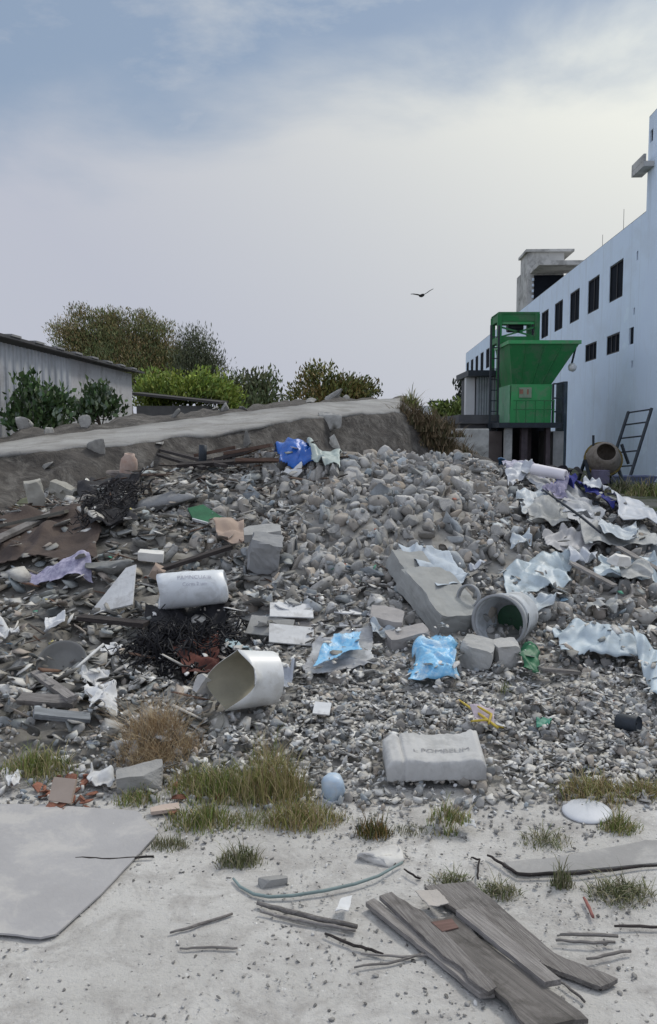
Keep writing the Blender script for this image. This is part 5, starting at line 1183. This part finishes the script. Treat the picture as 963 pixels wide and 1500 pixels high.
for i, (p_, r_, m_, lab) in enumerate([
    ([(376, 1327), (430, 1342), (524, 1362)], .009, old_wood, 'long grey stick on the sand below the green hose'),
    ([(382, 1339), (440, 1352), (520, 1366)], .006, old_wood_pale, 'pale thinner stick lying along the long grey stick'),
    ([(476, 1371), (520, 1388), (562, 1401)], .005, dark_wood, 'dark thin stick pointing at the leftmost weathered plank'),
    ([(250, 1370), (290, 1358), (340, 1342)], .005, old_wood, 'curved twig on the sand right of the grey ground sheet'),
    ([(264, 1392), (310, 1391), (348, 1392)], .004, old_wood, 'straight thin twig below the curved twig'),
    ([(112, 1259), (160, 1261), (225, 1257)], .005, dark_wood, 'dark stick lying across the grey ground sheet'),
    ([(715, 1255), (740, 1272), (760, 1284), (850, 1282), (963, 1270)], .006, dark_wood, 'long dark bent stick right of the planks reaching the frame edge'),
    ([(690, 1258), (702, 1262), (700, 1290)], .004, dark_wood, 'small bent twig above the broad dusty board'),
    ([(592, 1276), (615, 1290)], .004, dark_wood, 'short dark twig above the upper end of the planks'),
    ([(820, 1372), (905, 1375)], .006, old_wood, 'straight grey twig right of the broad dusty board'),
    ([(815, 1380), (860, 1384), (900, 1383)], .005, old_wood, 'grey twig just below the straight grey twig'),
    ([(860, 1408), (925, 1396)], .005, old_wood, 'lowest grey twig right of the planks, slanting upward'),
    ([(900, 1360), (965, 1361)], .005, dark_wood, 'dark twig at the right edge of the sand'),
    ([(856, 1318), (868, 1346)], .006, M('reddish_stick', (.30,.13,.11), (.2,.09,.08), 8, .8, .2), 'short reddish stick standing out on the sand right of the planks'),
    ([(520, 1420), (580, 1412), (630, 1398)], .004, old_wood, 'thin dry stalk left of the planks in the dark soil'),
    ([(530, 1400), (600, 1404), (660, 1396)], .004, old_wood_pale, 'pale dry stalk crossing the thin stalk left of the planks'),
    ([(820, 1440), (858, 1470)], .004, old_wood, 'thin splinter right of the lower end of the top plank'),
    ([(835, 1425), (880, 1452)], .004, dark_wood, 'dark splinter beside the right corner of the broad dusty board')]):
    stick('dry_stick', lab, 'stick', p_, r_, m_, .001, wobble=.003, on=gs)
sheet('paper_scrap', 'white scrap of tile on the sand left of the planks', 'scrap', [(500, 1330), (520, 1326), (512, 1352), (488, 1354)], white_paper, 16, 18, .006, 20, .15, .008, 3, seed=71)
p = gs(860, 1190); lo_ = MB().lathe([(.0004, .012), (.085, .012), (.10, .006), (.105, .0), (.0004, .0)][::-1], 32, Matrix.Scale(1.0, 4)).build('plastic_disc', M('lid_plastic', (.58,.60,.64), (.48,.5,.53), 5, .5, .1), smooth=True); lo_.location = (p.x, p.y, .006); lo_.rotation_euler = (R(4), R(-2), 0); tag(lo_, 'pale round plastic lid lying beside grass at the right of the heap foot', 'lid')
poly_board('buried_board', 'flat grey board half buried in sand behind the long dark bent stick', 'board', [(758, 1281), (850, 1278), (963, 1267), (1015, 1261), (1015, 1226), (935, 1237), (810, 1260), (738, 1266)], -.002, .010, M('sandy_board', (.33,.325,.32), (.26,.255,.25), 3, .95, .5, 20, dirt=(.46,.45,.43), dirt_scale=3, dirt_amt=.6))
sheet('white_scrap', 'small white pointed scrap on the sand below the cement sack', 'scrap', [(676, 1208), (694, 1212), (700, 1228), (682, 1226)], white_paper, 14, 14, .012, 25, .2, .01, 3, seed=72)
sheet('shell_scrap', 'round pale shell like scrap beside the low grass below the cement sack', 'scrap', [(634, 1198), (656, 1198), (656, 1214), (634, 1214)], M('shell', (.52,.51,.47), (.4,.39,.36), 8, .8, .3), 16, 14, .006, 22, .3, .012, 3, seed=73, bulge=.015)
block('grey_stone', 'small grey stone beside the left end of the green hose', 'stone', 400, 1296, (.10, .035, .035), (0, 0, 20), concrete, .2, .0, 60)

# -------- last litter of the loose mass, over sheets and chunks alike
plates = [rock(420+k, 1, 1, 7, (1, .7, .07)) for k in range(8)]; splints = [rock(440+k, 1, 1, 6, (1, .10, .06)) for k in range(6)]
HERO = [(o_.x, o_.y+.08, r_) for o_, r_ in ((hp(724, 930), .30), (hp(652, 905), .36), (hp(355, 1035), .24), (hp(278, 890), .26), (hp(640, 1125), .33), (hp(487, 1165), .09), (hp(640, 990), .12))]
def litter(n, xr, yr, rr, protos, cols_, tilt=.5, mask=None, sink=.1):
    x = RNG.uniform(*xr, n); y = RNG.uniform(*yr, n); r = rr[0]+(rr[1]-rr[0])*RNG.beta(1.2, 2.6, n)
    k = H(x, y) > .0
    k &= ~covered(x, y)
    for hx_, hy_, hr_ in HERO: k &= np.hypot(x-hx_, (y-hy_)*.8) > hr_
    if mask is not None: k &= mask(x, y)
    x, y, r = x[k], y[k], r[k]; n = len(x); z = surf(x, y)
    t = np.array(cols_)[RNG.integers(0, len(cols_), n)]*RNG.uniform(.75, 1.2, (n, 1))
    heap.rocks(protos, np.stack([x, y, z+r*sink], 1), r, np.clip(t, 0, .85), tilt)
GREYS = [(.45,.44,.42), (.3,.295,.28), (.62,.61,.59), (.2,.195,.19), (.75,.74,.72), (.42,.37,.33), (.37,.39,.39)]
litter(1700, (-4.6, -.3), (4.2, 9.0), (.03, .11), plates, GREYS, .6)
litter(700, (-4.6, -.3), (4.2, 9.4), (.05, .20), splints, [(.25,.22,.19), (.4,.37,.34), (.10,.085,.075), (.6,.58,.55), (.16,.10,.075)], .45)
litter(2800, (-1.3, 3.2), (3.85, 6.4), (.012, .05), plates, GREYS+[(.8,.8,.8)]*3, .6)
litter(1100, (1.2, 4.8), (4.6, 9.0), (.02, .08), plates, GREYS+[(.7,.74,.76)]*3, .6)
litter(220, (-1.2, 4.5), (4.0, 8.5), (.03, .11), splints, [(.3,.27,.24), (.55,.52,.48), (.12,.10,.09)], .4)
litter(3200, (-.6, 1.9), (3.58, 5.0), (.012, .042), plates, [(.8,.8,.79), (.6,.59,.57), (.5,.49,.47), (.7,.69,.67)], .6)
litter(600, (-1.4, 1.2), (4.8, 6.6), (.015, .055), plates, [(.8,.8,.79), (.66,.65,.63), (.5,.49,.47)], .6)
litter(1300, (-1.3, 2.6), (3.85, 5.6), (.010, .034), plates, [(.85,.85,.85), (.75,.75,.73)], .7)
litter(260, (-4.2, .2), (8.2, 10.6), (.08, .30), splints, [(.05,.045,.042), (.09,.065,.055), (.14,.10,.08), (.03,.03,.03)], .3)
litter(100, (-3.5, 3.6), (4.2, 8.5), (.015, .04), plates, [(.08,.22,.5), (.5,.2,.15), (.12,.35,.25), (.5,.45,.2), (.3,.45,.6)], .6)
spread(900, (-4.5, 4.5), (4.2, 9.2), (.012, .04), prot1, .38, .14, white=.08, mask=lambda x, y: np.all([np.hypot(x-a, (y-b)*.8) > c for a, b, c in HERO], axis=0) & ~covered(x, y))
rub = heap.build('rubble_heap', rubble_m)
tag(rub, 'wide heap of loose grey rubble, grit and small broken pieces', 'rubble', kind='stuff')

# -------- grass
grass(232, 1086, 62, .26, 900, DRY, 'rounded clump of dry brown weeds left of the cut white bucket', 'dry_weeds', 'weeds', lean=1.0, width=.0035)
grass(220, 1118, 50, .15, 420, DRY, 'low fringe of dry brown weeds below the rounded brown clump', 'dry_weeds', 'weeds', lean=1.2, width=.0035)
grass(55, 1128, 55, .16, 420, GR, 'green grass clump behind the tan tile at the left edge', lean=.6)
grass(330, 1160, 75, .20, 700, GR, 'large green grass clump right of the brown weeds')
grass(400, 1168, 60, .27, 620, GY, 'tall yellowish grass clump behind the large green one, left of the jar', lean=.4, width=.005)
grass(440, 1205, 55, .15, 500, GY, 'low yellow green grass clump in front of the pale blue jar')
grass(300, 1205, 55, .12, 420, GR, 'low green grass clump at the foot of the brown weeds')
grass(200, 1172, 34, .09, 200, GR, 'short green grass by the flat grey stone')
grass(350, 1262, 34, .12, 240, GD, 'grass tuft on the sand beside the left end of the green hose')
grass(250, 1238, 30, .08, 150, GD, 'short sparse grass at the corner of the grey ground sheet')
grass(548, 1218, 26, .10, 300, [(.26,.17,.07), (.16,.15,.05), (.1,.11,.04)], 'rusty green grass tuft above the white oval stone', width=.0035, zf=gs(548, 1220))
grass(660, 1198, 34, .10, 220, GR, 'green grass tuft below the cement sack')
grass(868, 1166, 55, .13, 480, GY, 'wide olive grass clump behind the pale round lid', lean=.7)
grass(945, 1160, 36, .11, 260, GY, 'olive grass clump at the right edge beside the wide one', lean=.7)
grass(908, 1216, 30, .11, 220, GR, 'green grass tuft in front of the pale round lid')
grass(824, 1296, 18, .13, 90, GD, 'thin upright tuft over the long dark bent stick', lean=.4)
grass(912, 1312, 48, .09, 300, GD, 'grey green weed patch below the long dark bent stick', lean=1.2)
grass(728, 1306, 34, .07, 160, GD, 'low dark grass along the upper edge of the broad dusty board', lean=1.2)
grass(660, 1290, 32, .06, 120, GD, 'sparse low grass above the upper end of the planks', lean=1.2)
grass(800, 1232, 40, .06, 140, GD, 'sparse weeds on the sand above the thin upright tuft', lean=1.2)
grass(740, 1010, 14, .08, 40, GR, 'few green blades below the block under the paint bucket')
for px, py, rp, hh_, n_, c_, lb in ((285, 1150, 50, .13, 260, GY, 'thin straw coloured grass between the brown weeds and the large green clump'), (375, 1205, 50, .10, 260, GR, 'low green grass in front of the tall yellowish clump'), (490, 1200, 30, .07, 120, GY, 'sparse yellow grass just right of the low clump by the jar'), (395, 1120, 30, .26, 110, GY, 'few tall straw stalks rising behind the tall yellowish clump'), (600, 1215, 30, .05, 110, GD, 'sparse dull grass between the rusty tuft and the sack')):
    grass(px, py, rp, hh_, n_, c_, lb, lean=.6, width=.004)
# distant weeds
def weeds(pts, label, cols_, Y, h, n=300, rpx=30):
    for k, (px, py) in enumerate(pts):
        p = atY(px, py, Y); grass(px, py, rpx, h, n, cols_, label, 'weed_patch', 'weeds', 'weeds before the green machine' if len(pts) > 1 else None, lean=.8, width=.02, zf=p)
weeds([(600, 655), (628, 652), (655, 665), (645, 640), (615, 632), (588, 622), (603, 618), (630, 628), (570, 650)], 'rusty brown dry weeds on the end of the earth bank before the white wall', [(.17,.13,.08), (.13,.10,.06), (.10,.10,.05), (.2,.15,.09)], 19.5, .5, 420, 34)
for px, py, Y, lab, c_ in ((950, 738, 22, 'bright green weeds at the right edge beside the trough', GR), (915, 728, 23, 'dull green weeds before the blue grey trough', GD), (690, 690, 26, 'dark grey green bush before the pale concrete block', [(.08,.085,.06), (.06,.065,.05)]), (838, 695, 26, 'dull weeds under the right side of the green machine', GD), (600, 598, 21.5, 'small green weeds on the right tip of the bank', GR)):
    p = atY(px, py, Y); grass(px, py, 32 if px != 600 else 14, .95 if px == 690 else .45, 420, c_, lab, 'weed_patch', 'weeds', None, lean=.8, width=.022, zf=Vector((p.x, p.y, max(0, p.z) if px == 600 else 0)))

# ------------------------------------------------------------------ sky and light
W_ = bpy.data.worlds.new('World'); S.world = W_; W_.use_nodes = True
N = NT(W_); N.n.clear()
SUN_EL, SUN_AZ = R(48), R(42)            # azimuth measured from +Y toward +X
out = N.a('ShaderNodeOutputWorld'); bg = N.a('ShaderNodeBackground'); STR = .1; bg.inputs['Strength'].default_value = STR
sky = N.a('ShaderNodeTexSky'); sky.sky_type = 'NISHITA'; sky.sun_disc = False; sky.sun_elevation = SUN_EL; sky.sun_rotation = SUN_AZ; sky.air_density = 1.2; sky.dust_density = 1.5; sky.ozone_density = 1.2
tc = N.a('ShaderNodeTexCoord').outputs['Generated']
sep = N.a('ShaderNodeSeparateXYZ'); N.L(tc, sep.inputs[0])
def math_(op, a, b=None, c=None):
    n = N.n.new('ShaderNodeMath'); n.operation = op
    for i, v in enumerate((a, b, c)):
        if v is None: continue
        if hasattr(v, 'links'): N.L(v, n.inputs[i])
        else: n.inputs[i].default_value = v
    return n.outputs[0]
sd = Vector((math.sin(SUN_AZ)*math.cos(SUN_EL), math.cos(SUN_AZ)*math.cos(SUN_EL), math.sin(SUN_EL)))
dp = N.a('ShaderNodeVectorMath', operation='DOT_PRODUCT'); N.L(tc, dp.inputs[0]); dp.inputs[1].default_value = sd
glow = math_('POWER', math_('MAXIMUM', dp.outputs['Value'], 0), 3.0)
n1 = noise_tex(N, tc, 2.6, 7, .55, (1, 1, 2.2), .3); n2 = noise_tex(N, tc, 6, 6, .6, (1, 1, 2.5), .2)
# veil of cloud up to a ragged edge, clear blue above on the left, broken cloud overhead
edge_ = math_('ADD', math_('MULTIPLY', math_('SUBTRACT', n1, .5), .30), math_('MULTIPLY', math_('MAXIMUM', sep.outputs[0], -.25), .13))
lim = math_('ADD', .335, edge_)
ms = N.n.new('ShaderNodeMapRange'); ms.interpolation_type = 'SMOOTHSTEP'; N.L(math_('SUBTRACT', lim, sep.outputs[2]), ms.inputs[0]); ms.inputs[1].default_value = -.07; ms.inputs[2].default_value = .07
wisp = ramp(N, n2, [(.50, 0.), (.74, .6)])
cover = math_('MAXIMUM', ms.outputs[0], wisp)
over = N.n.new('ShaderNodeMapRange'); over.interpolation_type = 'SMOOTHSTEP'; N.L(sep.outputs[2], over.inputs[0]); over.inputs[1].default_value = .5; over.inputs[2].default_value = .7; over.inputs[4].default_value = .85
cover = math_('MAXIMUM', cover, over.outputs[0])
k = 1/STR
cloud_a = lin(180, 184, 196); cloud_b = lin(216, 217, 208)
gl = N.n.new('ShaderNodeMapRange'); N.L(glow, gl.inputs[0]); gl.inputs[1].default_value = .12; gl.inputs[2].default_value = .62
cloud = mix(N, gl.outputs[0], tuple(v*k for v in cloud_a), tuple(v*k for v in cloud_b))
blue = mix(N, .82, sky.outputs[0], tuple(v*k for v in lin(138, 155, 177)))
bo = math_('MULTIPLY_ADD', math_('POWER', math_('MAXIMUM', dp.outputs['Value'], 0), 8.0), .9, 1.0)  # cloud glow around the out-of-view sun, raised for more ambient light
bk = N.n.new('ShaderNodeMapRange'); bk.interpolation_type = 'SMOOTHSTEP'; N.L(math_('MULTIPLY_ADD', sep.outputs[0], 1.2, sep.outputs[1]), bk.inputs[0]); bk.inputs[1].default_value = .46; bk.inputs[2].default_value = -.5; bk.inputs[3].default_value = 1.0; bk.inputs[4].default_value = 1.75  # unseen clouds left of and behind the camera brightened to light the wall
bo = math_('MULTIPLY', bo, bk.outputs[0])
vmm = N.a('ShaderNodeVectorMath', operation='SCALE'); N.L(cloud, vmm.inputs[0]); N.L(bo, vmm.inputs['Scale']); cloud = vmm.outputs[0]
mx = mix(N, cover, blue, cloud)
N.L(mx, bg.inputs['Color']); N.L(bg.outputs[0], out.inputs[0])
W_.cycles.sampling_method = 'MANUAL'; W_.cycles.sample_map_resolution = 512
sl = bpy.data.lights.new('sun', 'SUN'); sl.energy = 1.5; sl.angle = R(10); sl.color = (1, .95, .88)
so2 = bpy.data.objects.new('sun', sl); COL.objects.link(so2); so2.rotation_euler = (-sd).to_track_quat('-Z', 'Y').to_euler()
vs = S.view_settings; vs.view_transform = 'Standard'; vs.look = 'None'; vs.gamma = 1; vs.use_curve_mapping = False; vs.exposure = .15
S.render.engine = 'CYCLES'; S.cycles.max_bounces = 6; S.cycles.use_denoising = True
